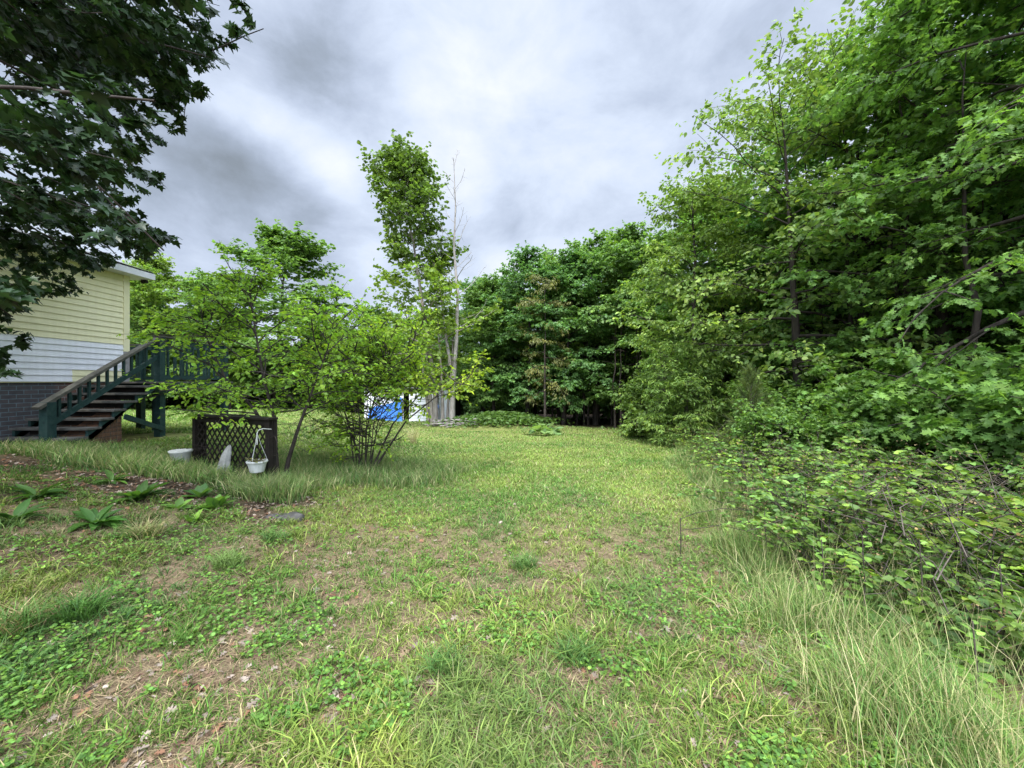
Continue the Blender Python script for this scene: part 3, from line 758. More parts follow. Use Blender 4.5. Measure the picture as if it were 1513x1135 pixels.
# ------------------------------------------------------------------ lattice screen and what stands by it
A = Vector((-5.05, 6.25, 0)); B_ = Vector((-3.45, 5.62, 0)); d = (B_ - A).normalized(); nrm = Vector((d.y, -d.x, 0))
ang = math.atan2(d.y, d.x); LL = (B_ - A).length
zb_l = min(gz(A.x, A.y), gz(B_.x, B_.y)) - .05
lat = thing('lattice_screen', 'dark brown framed lattice screen standing in the long grass', 'lattice screen', (A.x, A.y, zb_l), ang)
HT = .98 - zb_l
b = MB(); b.box((-.03, -.07, HT - .03), (LL + .03, .09, HT + .0)); b.box((0, -.025, HT - .11), (LL, .02, HT - .032)); b.build('top_rail', M['lattice'], lat, .004)
b = MB(); b.box((.07, -.022, .02), (LL - .07, .02, .12)); b.build('bottom_rail', M['lattice'], lat)
for x0 in (0, LL - .07):
    b = MB(); b.box((x0, -.04, -.1), (x0 + .07, .04, HT - .034)); b.build('post', M['lattice'], lat, .004)
b = MB(); b.box((-.02, .042, -.05), (.02, .16, HT - .034)); b.build('side_board', M['lattice'], lat)
b = MB(); b.box((LL - .04, .042, -.05), (LL + .0, .08, HT - .034)); b.build('side_board', M['lattice'], lat)
b = MB(); H1, x0, x1, z0, z1 = 0, .07, LL - .07, .12, HT - .11
def clip_slat(c, s, yoff):
    """a slat along x = c + s*z clipped to the panel"""
    pts = []
    for z in np.linspace(z0, z1, 60):
        x = c + s * (z - z0)
        if x0 <= x <= x1: pts.append((x, z))
    if len(pts) > 2: b.bar((pts[0][0], yoff, pts[0][1]), (pts[-1][0], yoff, pts[-1][1]), .009, .036, (s, 0, -1) if False else (0, 1, 0)) if False else b.bar((pts[0][0], yoff, pts[0][1]), (pts[-1][0], yoff, pts[-1][1]), .024, .008, (0, 1, 0))
sp_ = .118
for i in range(-12, 24):
    clip_slat(x0 + i * sp_, .82, -.006); clip_slat(x0 + i * sp_, -.82, .006)
b.build('lattice_panel', M['lattice'], lat)

# hanging basket on a bracket of the lattice
hp = A + d * (LL * .80) - Vector((0, 0, 0)); front = Vector((-nrm.x, -nrm.y, 0)) if nrm.y > 0 else nrm
if front.y > 0: front = -front
bx = Vector((-3.52, 5.42, 0)); front = Vector((-.33, -.94, 0))
basket = thing('hanging_basket', 'white ribbed hanging basket on wires in front of the lattice', 'hanging basket', (bx.x, bx.y, .25))
M['basket'] = M['plastic']
b = MB(); b.lathe([(.0, .0), (.085, .0), (.095, .012), (.128, .14), (.140, .146), (.146, .165), (.140, .178), (.128, .176), (.122, .15), (.0, .145)], (0, 0, 0), 56, .012, 14); b.build('pot', M['plastic'], basket, smooth_shade=False)
b = MB(); b.lathe([(0, .158), (.06, .165), (.118, .152)], (0, 0, 0), 20, .05, 5); b.build('soil', M['soil'], basket)
basket.scale = (.9, .9, .9)
hk = Vector((0, 0, .60))
for k in range(3):
    a = k * 2.094 + .6; b = MB(); b.tube([(.136 * math.cos(a), .136 * math.sin(a), .17), (.05 * math.cos(a), .05 * math.sin(a), .42), tuple(hk)], .0026, 5); b.build('wire', M['plastic'], basket)
b = MB(); b.tube([(0, 0, .42), tuple(hk), (-front.x * .02, -front.y * .02, .64), (-front.x * .1, -front.y * .1, .655), (-front.x * .24, -front.y * .24, .63)], .008, 6); b.build('hook', M['plastic'], basket)
R_ = np.random.default_rng(2); n = 60
lv = leaves_np(np.stack([R_.normal(0, .05, n), R_.normal(0, .05, n), .16 + .03 * R_.random(n)], 1), np.stack([R_.normal(0, 1, n), R_.normal(0, 1, n), R_.random(n) * .8], 1), np.tile([0, 0, 1.], (n, 1)) + R_.normal(0, .4, (n, 3)), .04 + .05 * R_.random(n), LANCE, leaf_cols(R_, n, (.10, .10, .04), .3, .6))
link('plant', np_mesh('plant', lv[0], lv[1], M['leaf'], lv[2]), basket)

# pale bowl planter beside the lattice
bx_, by_ = -5.02, 5.95
bowl = thing('bowl_planter', 'white plastic bowl planter half sunk in grass at the lattice end', 'planter', (bx_, by_, gz(bx_, by_)))
b = MB(); b.lathe([(0, .02), (.07, .02), (.10, .08), (.132, .24), (.146, .25), (.15, .275), (.141, .28), (.125, .255), (.0, .235)], (0, 0, 0), 40); b.build('bowl', M['plastic'], bowl, smooth_shade=True)
b = MB(); b.lathe([(0, .262), (.06, .258), (.124, .248)], (0, 0, 0), 20); b.build('soil', M['soil'], bowl)

# draped pale ornament leaning before the lattice
ox, oy = -4.24, 5.76
orn = MB(); prof = []
ns = 30; K = 14
vs, fs = [], []
for k in range(K + 1):
    f = k / K; z = f * .46
    rr = [.10, .105, .10, .095, .09, .085, .082, .078, .076, .072, .066, .058, .05, .036, .012][k]
    cx_ = .10 * f ** 1.5 ; cy_ = .02 * f
    for i in range(ns):
        a = 2 * PI * i / ns; fold = 1 + .13 * (1 - f) ** .5 * math.cos(6 * a + 1.2 * f) + .05 * math.cos(11 * a)
        vs.append((cx_ + rr * 1.05 * fold * math.cos(a), cy_ + rr * .7 * fold * math.sin(a), z))
for k in range(K):
    for i in range(ns):
        j = (i + 1) % ns; fs.append((k*ns+i, k*ns+j, (k+1)*ns+j, (k+1)*ns+i))
fs.append(tuple(range(ns - 1, -1, -1))); fs.append(tuple(range(K*ns, K*ns+ns)))
orn.add(vs, fs)
o = orn.build('garden_ornament', M['stone'], None, smooth_shade=True); o.scale = (.85, .85, .85); o.location = (ox, oy, gz(ox, oy) + .09); tag(o, 'pale draped concrete ornament leaning in front of the lattice', 'garden ornament')
b = MB(); b.lathe([(0, 0), (.11, 0), (.12, .03), (.10, .10), (.11, .115), (0, .115)], (0, 0, 0), 20)
pl = b.build('plinth', M['stone'], o); pl.location = (0, 0, -.115)

# ------------------------------------------------------------------ shed with tarpaulins, far down the lawn
SX0, SX1, SY = -10.15, -3.95, 27.0
zs = -1.35; ZT = .98
shed = thing('shed', 'low white shed with flat roof behind the clump of trunks', 'shed', (0, 0, 0))
def lap_front(x0, x1, y, z0, z1, step):
    b = MB(); z = z0
    while z < z1 - .01:
        zt = min(z + step, z1)
        b.add([(x0, y - .03, z), (x1, y - .03, z), (x1, y, zt), (x0, y, zt), (x0, y + .02, z), (x1, y + .02, z)], [(0, 1, 2, 3), (0, 4, 5, 1)]); z = zt
    return b
lap_front(SX0, -7.45, SY, zs, ZT, .19).build('siding', M['shed'], shed)
lap_front(-6.98, -5.1, SY - .35, zs, ZT - .25, .19).build('siding', M['shed'], shed)
lap_front(-5.08, SX1, SY, zs, ZT, .19).build('siding', M['shed'], shed)
b = MB(); b.box((SX0, SY + .04, zs), (-7.45, SY + 3, ZT)); b.box((-6.98, SY - .30, zs), (-5.1, SY + 3, ZT - .25)); b.box((-5.08, SY + .04, zs), (SX1, SY + 3, ZT)); b.box((-7.448, SY + 1.2, zs), (-6.982, SY + 3, ZT)); b.build('wall', M['dark'], shed)
b = MB(); b.box((SX0 - .12, SY - .2, ZT + .002), (SX1 + .1, SY + 3.2, ZT + .08)); b.build('roof', M['roof'], shed)
b = MB(); b.box((-7.43, SY + .9, zs), (-7.0, SY + 1.18, ZT - .3)); b.build('doorway_shade', M['dark'], shed)  # dark panel put into the doorway in place of its shade
def tarp(name, label, x0, x1, y, ztop, zbot, seed):
    R = np.random.default_rng(seed); nx, nz = 34, 20; V = []; Q = []
    for j in range(nz):
        for i in range(nx):
            u, v = i / (nx - 1), j / (nz - 1)
            zt = ztop(u); z = zt + (zbot - zt) * v
            off = -.05 - .12 * v ** 2 - .10 * float(vnoise(u * 9 + v * 3, v * 2.0, 1.0, 50 + seed)) - .05 * float(vnoise(u * 30 + v * 8, v * 9, 1.0, 51 + seed))
            V.append((x0 + (x1 - x0) * u + .04 * math.sin(9 * v + 5 * u), y + off, z))
    for j in range(nz - 1):
        for i in range(nx - 1): Q.append((j*nx+i, j*nx+i+1, (j+1)*nx+i+1, (j+1)*nx+i))
    o = link(name, np_mesh(name, np.array(V), None, M['tarp'], quads=np.array(Q), smooth_shade=True)); tag(o, label, 'tarp'); return o
tarp('tarp', 'large crumpled blue tarp hung over the left half of the shed wall', SX0 + .35, -7.5, SY - .06, lambda u: -.35 + .75 * u ** 1.3 + .06 * math.sin(7 * u), -1.2, 1)
tarp('tarp', 'small triangle of blue tarp on the shed by the trunks', -5.75, -4.98, SY - .42, lambda u: -.95 + 1.05 * u, -.9, 2)

# pile of grey sticks at the foot of the clump
R_ = np.random.default_rng(12); tb = []
for i in range(46):
    x = -2.6 + R_.normal(0, .75); y = 20.9 + R_.normal(0, .25); z = gz(x, y) + .04 + .16 * R_.random(); l = .5 + .8 * R_.random(); a = R_.normal(0, .45); r = .018 + .03 * R_.random()
    p0 = np.array([x - l * math.cos(a), y - l * math.sin(a), z + R_.normal(0, .06)]); p1 = np.array([x + l * math.cos(a), y + l * math.sin(a), z + R_.normal(0, .08)])
    tb.append((np.array([p0, (p0 + p1) / 2 + R_.normal(0, .05, 3), p1]), np.array([r, r * .9, r * .6]), 6))
V, Q = tubes_np(tb)
tag(link('stick_pile', np_mesh('stick_pile', V, None, M['dead_wood'], quads=Q, smooth_shade=True)), 'heap of grey dead sticks at the foot of the trunk clump', 'stick pile')
# ------------------------------------------------------------------ trees
def base(x, y): return (x, y, gz(x, y) - .02)

# the dark maple whose boughs hang in from the left
mx_, my_ = -6.6, 3.1; mz = gz(mx_, my_)
def keep_maple(P):
    x = P[:, 0] + mx_; y = P[:, 1] + my_; z = P[:, 2] + mz
    s = np.maximum(y, 2.5) / 4.5
    zz = (z - EYE) / s
    lim = np.interp(zz, [.75, 1.0, 1.3, 1.65, 2.0, 2.35, 2.9, 3.5, 4.1, 5.2], [-5.5, -5.0, -4.55, -3.75, -4.35, -4.2, -3.85, -3.45, -2.95, -2.8])
    lim = lim + (vnoise(x * 3 + y, z * 3, 1.0, 77) - .5) * .5
    low = np.where((x < -5.35 * s) & (vnoise(x * 2 + 5, z * 2 + y, .5, 79) > .45), .08, .72)
    return (x < lim * s) & (zz > low) & ((x > -8.25) | (z > 5.2) | (y > 9.6)) & (y < 8.4) & (y > 2.3)
wood, lv = grow(101, 11.0, .21, dome(4.4, .45, .8, .35), nl=64, cb=.13, el=(-14, 40), droop=.05, sub=10, twig=6, twig_len=.45, lpt=34, limb_r=.22, azi=(-1.7, 2.0), leaf=.098, t=MAPLE, base=(.021, .049, .015), var=.3, yellow=.12, tilt=.35, hang=.45, planar=.2, keep=keep_maple, sides=14)
tree_thing('maple_tree', 'dark broad-leaved maple reaching in over the yellow house', 'tree', base(mx_, my_), wood, lv, 'bark_dark', 'gloss_leaf')

# young tree by the lattice
wood, lv = [], []
cx, cyy_ = -3.72, 6.25
specs = [(1, [(0, 0, 0), (-.06, .0, .5), (-.08, .05, 1.0), (-.3, .1, 1.7), (-.45, .1, 2.6), (-.55, .1, 3.4)], .055, 26), (2, [(.05, 0, 0), (.18, -.02, .35), (.36, -.05, .9), (.6, -.1, 1.5), (.85, -.1, 2.2), (1.0, -.1, 2.9)], .045, 18),
         (3, [(-.07, .05, .8), (-.5, .15, 1.2), (-1.0, .2, 1.7), (-1.35, .25, 2.4), (-1.5, .25, 3.0)], .035, 17)]
for sd_, path, r0, nl in specs:
    a, b2 = grow(200 + sd_, 3, r0, dome(1.25 if sd_ == 1 else 1.05, .28, .95, .3), nl=nl, cb=.26 if sd_ < 3 else .12, el=(0, 62), droop=.03, sub=6, twig=3, twig_len=.26, keep=lambda P: P[:, 2] > 1.08 + .12 * np.sin(P[:, 0] * 7) + .25 * (P[:, 0] > .3), lpt=8, leaf=.07, t=OVATE, base=(.22, .39, .06), var=.22, yellow=.42, tilt=.55, hang=.25, path=path, limb_r=.5, sides=9, twig_tubes=True, planar=.5, sub_len=.5)
    wood += a; lv.append(b2)
tree_thing('young_tree', 'bright green small-leaved young tree with two stems beside the lattice', 'tree', base(cx, cyy_), wood, join(lv), 'bark_dark', 'thin_leaf', scale=(.97, .97, .93))

# many-stemmed shrub to its right
wood, lv = [], []
R0 = np.random.default_rng(9)
for i in range(11):
    a = R0.random() * 2 * PI; l = .25 + .75 * R0.random(); h = 1.9 + 1.0 * R0.random()
    tx = l * math.cos(a) * 1.1 + (.25 if i % 2 else -.05); ty = l * math.sin(a) * .6
    path = [(.12 * math.cos(a), .1 * math.sin(a), 0), (.25 * tx + R0.normal(0, .05), .25 * ty, .32 * h), (.6 * tx, .6 * ty, .7 * h), (tx, ty, h)]
    w_, l_ = grow(300 + i, h, .015, dome(.75, .35, .8, .4), nl=13, cb=.18, el=(8, 66), droop=.0, sub=4, twig=3, twig_len=.24, lpt=6, leaf=.068, t=OVATE, base=(.24, .40, .06), var=.22, yellow=.5, tilt=.55, keep=lambda P: (P[:, 0] < -.12) | (P[:, 2] > 1.45) | (np.sin(P[:, 0] * 91 + P[:, 2] * 57) > .96), path=path, limb_r=.5, sides=6, twig_tubes=True, planar=.5, sub_len=.5)
    wood += w_; lv.append(l_)
for i, (x, z) in enumerate(((1.5, 1.65), (2.15, 1.75), (-.9, 2.1))):
    path = [(.1, 0, .1), (x * .4, .05, z * .55), (x * .75, .1, z * .9), (x, .1, z)]
    w_, l_ = grow(330 + i, 2, .025, dome(.7, .5, .7, .5), nl=8, cb=.5, el=(5, 50), droop=.02, sub=4, twig=3, twig_len=.26, lpt=7, leaf=.075, t=OVATE, base=(.20, .32, .045), var=.2, yellow=.7, tilt=.5, path=path, limb_r=.5, sides=6, twig_tubes=True, planar=.4, sub_len=.5)
    wood += w_; lv.append(l_)
tree_thing('flowering_shrub', 'loose many-stemmed shrub with yellow-green leaves in long grass', 'shrub', base(-2.95, 7.7), wood, join(lv), 'bark_dark', 'thin_leaf', trunk_name='stems', crown_name='foliage')

# the tall thin-crowned tree in the middle with its clump of pale trunks
px_, py_ = -4.05, 21.4
wood, lv = [], []
main = [(-.1, 0, 0), (-.15, 0, 2), (-.45, 0, 4.2), (-.9, .1, 7), (-1.35, .1, 10), (-1.85, .1, 12.2), (-1.95, .1, 13.8)]
a, b2 = grow(401, 15, .16, lambda x: .5 + 1.75 * math.sin((.18 + .74 * x) * PI) ** .8, nl=42, cb=.58, el=(25, 78), droop=.0, sub=8, twig=4, twig_len=.62, lpt=7, leaf=.19, t=WIDE, base=(.10, .165, .036), var=.22, yellow=.2, tilt=.8, path=main, limb_r=.4)
wood += a; lv.append(b2)
a, b2 = grow(402, 15, .1, lambda x: 3.9 * (1 - .55 * x), nl=18, cb=.30, el=(12, 45), droop=.0, sub=7, twig=4, twig_len=.55, lpt=10, leaf=.17, t=WIDE, base=(.15, .24, .04), var=.22, yellow=.3, tilt=.7, path=[(-.3, 0, .5), (-.6, 0, 4), (-.9, .1, 6.0), (-1.0, .1, 8.5)], limb_r=.6)
wood += a; lv.append(b2)
a, b2 = grow(403, 9, .11, lambda x: 1.6 * (1 - .5 * x), nl=20, cb=.28, el=(10, 60), droop=.02, sub=6, twig=4, twig_len=.5, lpt=9, leaf=.15, t=WIDE, base=(.15, .24, .04), var=.22, yellow=.35, tilt=.7, path=[(.3, -.1, 0), (.28, -.1, 2), (.05, 0, 5), (-.2, 0, 9)], limb_r=.35)
wood += a; lv.append(b2)
for sx_, r_ in ((-.72, .085), (.68, .07)):
    wood.append((np.array([(sx_ * .7, .1, -.3), (sx_ * .8, .1, 1.2), (sx_ * 1.1, .1, 3), (sx_ * 1.25, .1, 5.5)]), np.array([r_ * 1.2, r_ * 1.05, r_, r_ * .5]), 9))
tree_thing('tall_tree', 'tall sparse-crowned tree with clump of pale trunks before the shed', 'tree', base(px_, py_), wood, join(lv), 'bark_pale')

# dead tree next to it
wood, _ = grow(440, 14, .16, lambda x: 2.3 * (1 - .75 * x) + .15, nl=20, cb=.33, el=(15, 66), droop=-.05, sub=4, twig=1, twig_len=.3, lpt=1, path=[(0, 0, 0), (.06, 0, 2), (.25, 0, 4.5), (.32, 0, 7), (.12, 0, 9.5), (.2, 0, 11.8), (.1, 0, 14.4)], limb_r=.34, sides=9, sub_len=.35, planar=.6)
w2, _ = grow(441, 10, .09, lambda x: 1.2 * (1 - .6 * x) + .1, nl=9, cb=.5, el=(35, 70), droop=-.03, sub=3, twig=1, twig_len=.3, lpt=1, path=[(-.1, .1, 3.5), (-.5, .1, 6), (-.75, .1, 8.2), (-.5, .1, 10.6)], limb_r=.5, sides=6, sub_len=.4, planar=.6)
tree_thing('dead_tree', 'bare dead grey tree with upswept broken limbs', 'tree', base(-3.25, 21.2), wood + w2, None, 'dead_wood')

# ---- broad-leaved trees of the wood behind: three crowns, many copies
WOODS = 'trees of the wood behind the lawn'
protos = []
for i in range(3):
    wood, lv = grow(500 + i, 10.5, .17, dome(3.3, .28, .8, .35), nl=40, cb=.2, el=(-8, 55), droop=.06, sub=8, twig=5, twig_len=.6, lpt=16, leaf=.16, t=WIDE, base=(.135, .23, .062), var=.22, yellow=.22, tilt=.45, hang=.35, lean=(R0.normal(0, .4), 0), planar=.3)
    protos.append((wood, lv))
light = []
for i in range(2):
    wood, lv = grow(520 + i, 9.5, .13, dome(2.7, .35, .7, .4), nl=30, cb=.14, el=(0, 62), droop=.03, sub=7, twig=5, twig_len=.55, lpt=12, leaf=.15, t=WIDE, base=(.145, .235, .045), var=.22, yellow=.45, tilt=.6, hang=.3, planar=.4)
    light.append((wood, lv))
first = {}
def put(kind, i, x, y, s, label, tint=None, rot=0.0, group=WOODS, name='broadleaf_tree', cat='tree'):
    src = protos if kind == 'd' else light
    key = (kind, i)
    if key not in first:
        o = tree_thing(name, label, cat, base(x, y), *src[i], 'bark_dark', rotz=rot, scale=s, group=group, tint=tint); first[key] = o
    else:
        o = copy_thing(first[key], label, base(x, y), rot, s, group, tint or (1, 1, 1))
        if name: o.name = name
    return o
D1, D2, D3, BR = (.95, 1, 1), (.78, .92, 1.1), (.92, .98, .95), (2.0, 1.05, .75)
front = [
 ('d', 0, -1.1, 25.2, .80, 'dark tree directly right of the dead grey tree, by the ivy mound', D1),
 ('d', 1, 1.0, 24.0, .92, 'round-topped dark tree standing tallest at the near end of the wood', D2),
 ('d', 2, 3.0, 22.8, .86, 'dark tree in the middle of the wood edge with low skirts of leaves', D2),
 ('d', 0, 5.0, 23.5, 1.0, 'tall dark tree at the wood edge behind the lawn corner', D1),
 ('l', 0, 3.1, 25.8, 1.05, 'wispy light-topped tree rising behind the middle of the wood edge', (.85, .95, 1.0)),
 ('d', 1, 7.0, 21.5, .95, 'dark tree at the right end of the back wood, over the shaded trunks', D1),
 ('d', 2, 8.8, 18.8, .95, 'green tree where the back wood meets the right-hand wood', D3),
 ('l', 1, 6.6, 24.5, 1.15, 'light green tree showing above the dark wood edge', (.9, 1, 1)),
 ('d', 2, -2.3, 29.5, .88, 'small dark tree behind the dead grey tree', D1),
 ('l', 1, .2, 28.5, .95, 'pale green tree between dead tree and the round-topped dark tree', (.8, .9, 1)),
]
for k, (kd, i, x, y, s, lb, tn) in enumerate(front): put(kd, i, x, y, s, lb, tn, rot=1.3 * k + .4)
# a brownish tree with drooping compound leaves in front of the dark ones
wood, lv = grow(560, 8.0, .08, dome(1.3, .3, .9, .4), nl=17, cb=.22, el=(0, 40), droop=.10, sub=5, twig=5, twig_len=.5, lpt=9, leaf=.15, t=LANCE, base=(.15, .165, .06), var=.22, yellow=.35, tilt=.4, hang=.4)
tree_thing('bronze_tree', 'thin tree with bronze tinged foliage among the dark green trees', 'tree', base(1.75, 20.9), wood, lv, 'bark_dark', group=WOODS)
# behind the shed
for k, (kd, i, x, y, s, lb, tn) in enumerate([
 ('l', 0, -9.2, 32.5, .80, 'light green tree right behind the white end of the shed', D3),
 ('l', 1, -6.3, 32.0, .86, 'yellow-green tree behind the shed and the tall sparse tree', (1.15, 1.05, .9)),
 ('d', 0, -12.0, 34.5, .86, 'mid green tree behind the left corner of the shed', D1),
 ('d', 1, -7.6, 36.5, .85, 'dark tree farthest behind the shed', D2),
 ('d', 2, -19.6, 32.5, (1.7, 1.7, 1.26), 'great round-crowned tree standing above the young tree', (.9, .95, .9)),
 ('d', 1, -23.0, 32.0, .98, 'green tree between the house eave and the great round-crowned tree', D3),
 ('d', 0, -27.6, 31.0, 1.05, 'light green tree just right of the house eave', (1.35, 1.2, .9)),
 ('l', 1, -15.0, 32.0, .72, 'low light tree under the great round-crowned tree', D1),
 ('l', 0, -20.8, 29.0, .62, 'small light tree behind the deck railing', D1),
 ('d', 2, -25.0, 28.0, .68, 'small dark tree behind the deck at the house corner', D1),
 ('l', 0, -25.6, 27.0, .92, 'light green tree just past the house corner behind the stairs', D3),
 ('d', 0, -22.0, 28.5, .82, 'mid green tree behind the deck railing', D1),
 ('d', 1, -32.0, 31.0, 1.05, 'dark tree mostly hidden by the yellow house', D1),
 ]): put(kd, i, x, y, s, lb, tn, rot=2.1 * k + .9, group='trees behind shed and house')
# depth of the wood: rows behind the edge, and bare dark trunks between
for k in range(12):
    x = -3 + 1.7 * k + R0.normal(0, .5); y = 31 + R0.normal(0, 1.4) - .25 * max(0, k - 5)
    put('d', k % 3, x, y, .86 + .12 * R0.random(), 'dark tree inside the wood, seen only through gaps between the front trees', D2, rot=R0.random() * 6, group='trees deep in the back wood')
wood, _ = grow(570, 7, .07, lambda x: .7, nl=6, cb=.35, el=(10, 60), sub=2, twig=1, lpt=1, limb_r=.3, sides=7)
tr0 = None
for k in range(22):
    x = 1.6 + 7.2 * R0.random(); y = 21.0 + 5 * R0.random() - .25 * (x - 2)
    lb = 'slim dark trunk standing in the shade under the back wood'
    if tr0 is None:
        tr0 = tree_thing('slim_trunk', lb, 'tree', base(x, y), wood, None, 'bark_dark', group='slim trunks in the shade of the back wood')
    else: copy_thing(tr0, lb, base(x, y), R0.random() * 6, .8 + .5 * R0.random(), 'slim trunks in the shade of the back wood')

# the far wood, one mass behind everything
Rf = np.random.default_rng(70); n = 130000
ang_ = np.radians(-62 + 135 * Rf.random(n)); dist = 39 + 9 * Rf.random(n)
right = ang_ > .30; dist = np.where(right, np.interp(ang_, [.30, .60, 1.3], [33, 17.5, 14.5]) + 6 * Rf.random(n), dist)
x = dist * np.sin(ang_); y = dist * np.cos(ang_)
htop = 8.5 + 3.5 * vnoise(x, y, 4.0, 61) + 1.2 * vnoise(x, y, 1.2, 62); htop = np.where(right, htop - .5, htop - 3.2)
z = htop * Rf.random(n) ** .8 * (.75 + .25 * vnoise(x * 3, y * 3 + 9, 1.6, 63))
cl = vnoise(x + z, y - z, 1.1, 64)
k = cl > .33; x, y, z, cl = x[k], y[k], z[k], cl[k]; n = len(x)
a = Rf.random(n) * 2 * PI
lvf = leaves_np(np.stack([x, y, G(x, y) + z], 1), np.stack([np.cos(a), np.sin(a), Rf.normal(-.4, .3, n)], 1), np.array([0, 0, 1.]) + Rf.normal(0, .6, (n, 3)), .32 + .3 * Rf.random(n), WIDE, leaf_cols(Rf, n, (.045, .085, .022), .25, .2))
tag(link('distant_wood', np_mesh('distant_wood', lvf[0], lvf[1], M['leaf'], lvf[2])), 'unbroken mass of woodland far behind the nearer trees', 'woodland', kind='stuff')

# ---- the wood on the right, near enough for single leaves
RW = 'trees of the wood along the right'
def keep_right(tx, ty, m, b_):
    tz = gz(tx, ty)
    def f(P):
        x = P[:, 0] + tx; y = P[:, 1] + ty; z = P[:, 2] + tz
        return x > m * y + b_ + (vnoise(y * 2 + z, z * 2, 1.0, 78) - .5) * .8
    return f
nearlv = []
def near(seed, label, x, y, H, prof, tint=None, t=OAK, leaf=.125, col=(.155, .285, .072), nl=34, lpt=14, el=(-8, 50), cb=.12, keep=None, yellow=.25, bark='bark_dark', r0=.16, **kw):
    wood, lv = grow(seed, H, r0, prof, nl=nl, cb=cb, el=el, droop=kw.pop('droop', .06), sub=8, twig=5, twig_len=.5, lpt=lpt, leaf=leaf, t=t, base=col, var=.22, yellow=yellow, tilt=kw.pop('tilt', .45), hang=.35, keep=keep, sides=11, **kw)
    return tree_thing('broadleaf_tree', label, 'tree', base(x, y), wood, lv, bark, group=RW, tint=tint)
q1 = near(601, 'nearest tall oak at the right edge, its boughs filling the upper corner', 8.6, 5.8, 13.5, dome(3.1, .4, .85, .4), nl=46)
q2 = near(602, 'leafy maple behind the brambles with layered mid green boughs', 9.7, 8.6, 11.0, dome(2.7, .3, .95, .35), t=MAPLE, leaf=.12, nl=44, col=(.15, .28, .072))
q3 = near(603, 'leaning dark-trunked tree with thin airy crown against the sky', 7.8, 10.6, 9.6, dome(3.0, .4, .8, .45), t=OVATE, leaf=.13, nl=34, lpt=7, el=(5, 60), cb=.24, col=(.18, .28, .08), yellow=.35, lean=(-.2, 0), tilt=.7, r0=.15)
q4 = near(604, 'pale yellow-green tree with drooping sprays beside the dark back wood', 6.4, 14.2, 8.6, dome(2.3, .4, .8, .4), t=OVATE, leaf=.125, nl=36, lpt=12, el=(0, 55), cb=.14, col=(.17, .27, .07), yellow=.35, droop=.09)
q5 = near(605, 'dense green tree between the maple and the airy leaning tree', 10.2, 11.4, 10.8, dome(2.9, .3, .9, .35), t=MAPLE, leaf=.125, nl=40)
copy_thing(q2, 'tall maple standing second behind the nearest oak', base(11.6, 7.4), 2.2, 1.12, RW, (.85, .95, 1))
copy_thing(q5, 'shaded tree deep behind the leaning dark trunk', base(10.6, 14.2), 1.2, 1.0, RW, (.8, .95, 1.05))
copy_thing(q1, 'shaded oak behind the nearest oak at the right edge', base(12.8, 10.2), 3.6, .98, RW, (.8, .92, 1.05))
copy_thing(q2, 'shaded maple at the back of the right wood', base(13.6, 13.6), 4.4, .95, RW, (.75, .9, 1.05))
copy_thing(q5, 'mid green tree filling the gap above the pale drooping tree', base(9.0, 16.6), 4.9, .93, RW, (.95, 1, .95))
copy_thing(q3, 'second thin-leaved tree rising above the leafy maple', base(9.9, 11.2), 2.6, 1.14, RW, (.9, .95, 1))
copy_thing(q2, 'tree at the right margin beside the nearest oak', base(10.0, 3.6), 1.0, .9, RW, (1, 1, 1))
for k in range(14):
    x = 8.2 + 5.5 * R0.random(); y = 6.0 + 9 * R0.random()
    copy_thing(tr0, 'slim dark trunk in the shade of the right wood', base(x, y), R0.random() * 6, 1.0 + .5 * R0.random(), 'slim trunks in the shade of the right wood')

# low growth along the wood edge
def bush(seed, name, label, x, y, H, W, t, leaf, col, n_st, lpt=8, yellow=.4, bark='bark_dark', mat='leaf', hang=.3, nl=10, group=None, el=(0, 60), droop=.04, cat='shrub', tint=None):
    R = np.random.default_rng(seed); wood, lv = [], []
    for i in range(n_st):
        a = R.random() * 2 * PI; l = W * .7 * R.random() ** .6; h = H * (.6 + .4 * R.random()) * (1 - .3 * (l / W) ** 2)
        path = [(.1 * math.cos(a), .1 * math.sin(a), 0), (.45 * l * math.cos(a), .45 * l * math.sin(a), .5 * h), (l * math.cos(a), l * math.sin(a), h)]
        w_, l_ = grow(seed * 37 + i, h, .018, dome(W * .5, .4, .8, .4), nl=nl, cb=.12, el=el, droop=droop, sub=5, twig=3, twig_len=.22 + leaf, lpt=lpt, leaf=leaf, t=t, base=col, var=.22, yellow=yellow, tilt=.5, hang=hang, path=path, limb_r=.5, sides=6, sub_len=.5)
        wood += w_; lv.append(l_)
    return tree_thing(name, label, cat, base(x, y), wood, join(lv), bark, mat, group=group, trunk_name='stems', crown_name='foliage', tint=tint)
EDGE = 'low growth at the foot of the right wood'
bush(701, 'oak_sapling', 'broad oak sapling spreading over the brambles at the right margin', 6.7, 5.0, 2.3, 1.5, OAK, .15, (.12, .23, .055), 7, group=EDGE, el=(-10, 35), yellow=.25)
bush(702, 'oak_sapling', 'low oak sapling behind the brambles below the leafy maple', 6.3, 6.6, 1.75, 1.3, OAK, .13, (.115, .22, .05), 6, group=EDGE, el=(-10, 40), yellow=.25)
bush(703, 'honeysuckle', 'pale green honeysuckle bush right of the pine sapling', 4.9, 7.2, 1.5, .8, OVATE, .06, (.11, .21, .05), 8, group=EDGE, lpt=10)
bush(704, 'sumac_bush', 'tall pale sumac with drooping leaflets left of the pine sapling', 5.6, 12.6, 3.4, 1.6, LANCE, .11, (.15, .25, .065), 8, group=EDGE, lpt=14, droop=.06, yellow=.35)
bush(705, 'sumac_bush', 'small yellow-green sumac at the lawn corner by the back wood', 5.1, 15.6, 2.6, 1.2, OVATE, .10, (.14, .23, .055), 7, group=EDGE, lpt=11, droop=.06, yellow=.35)
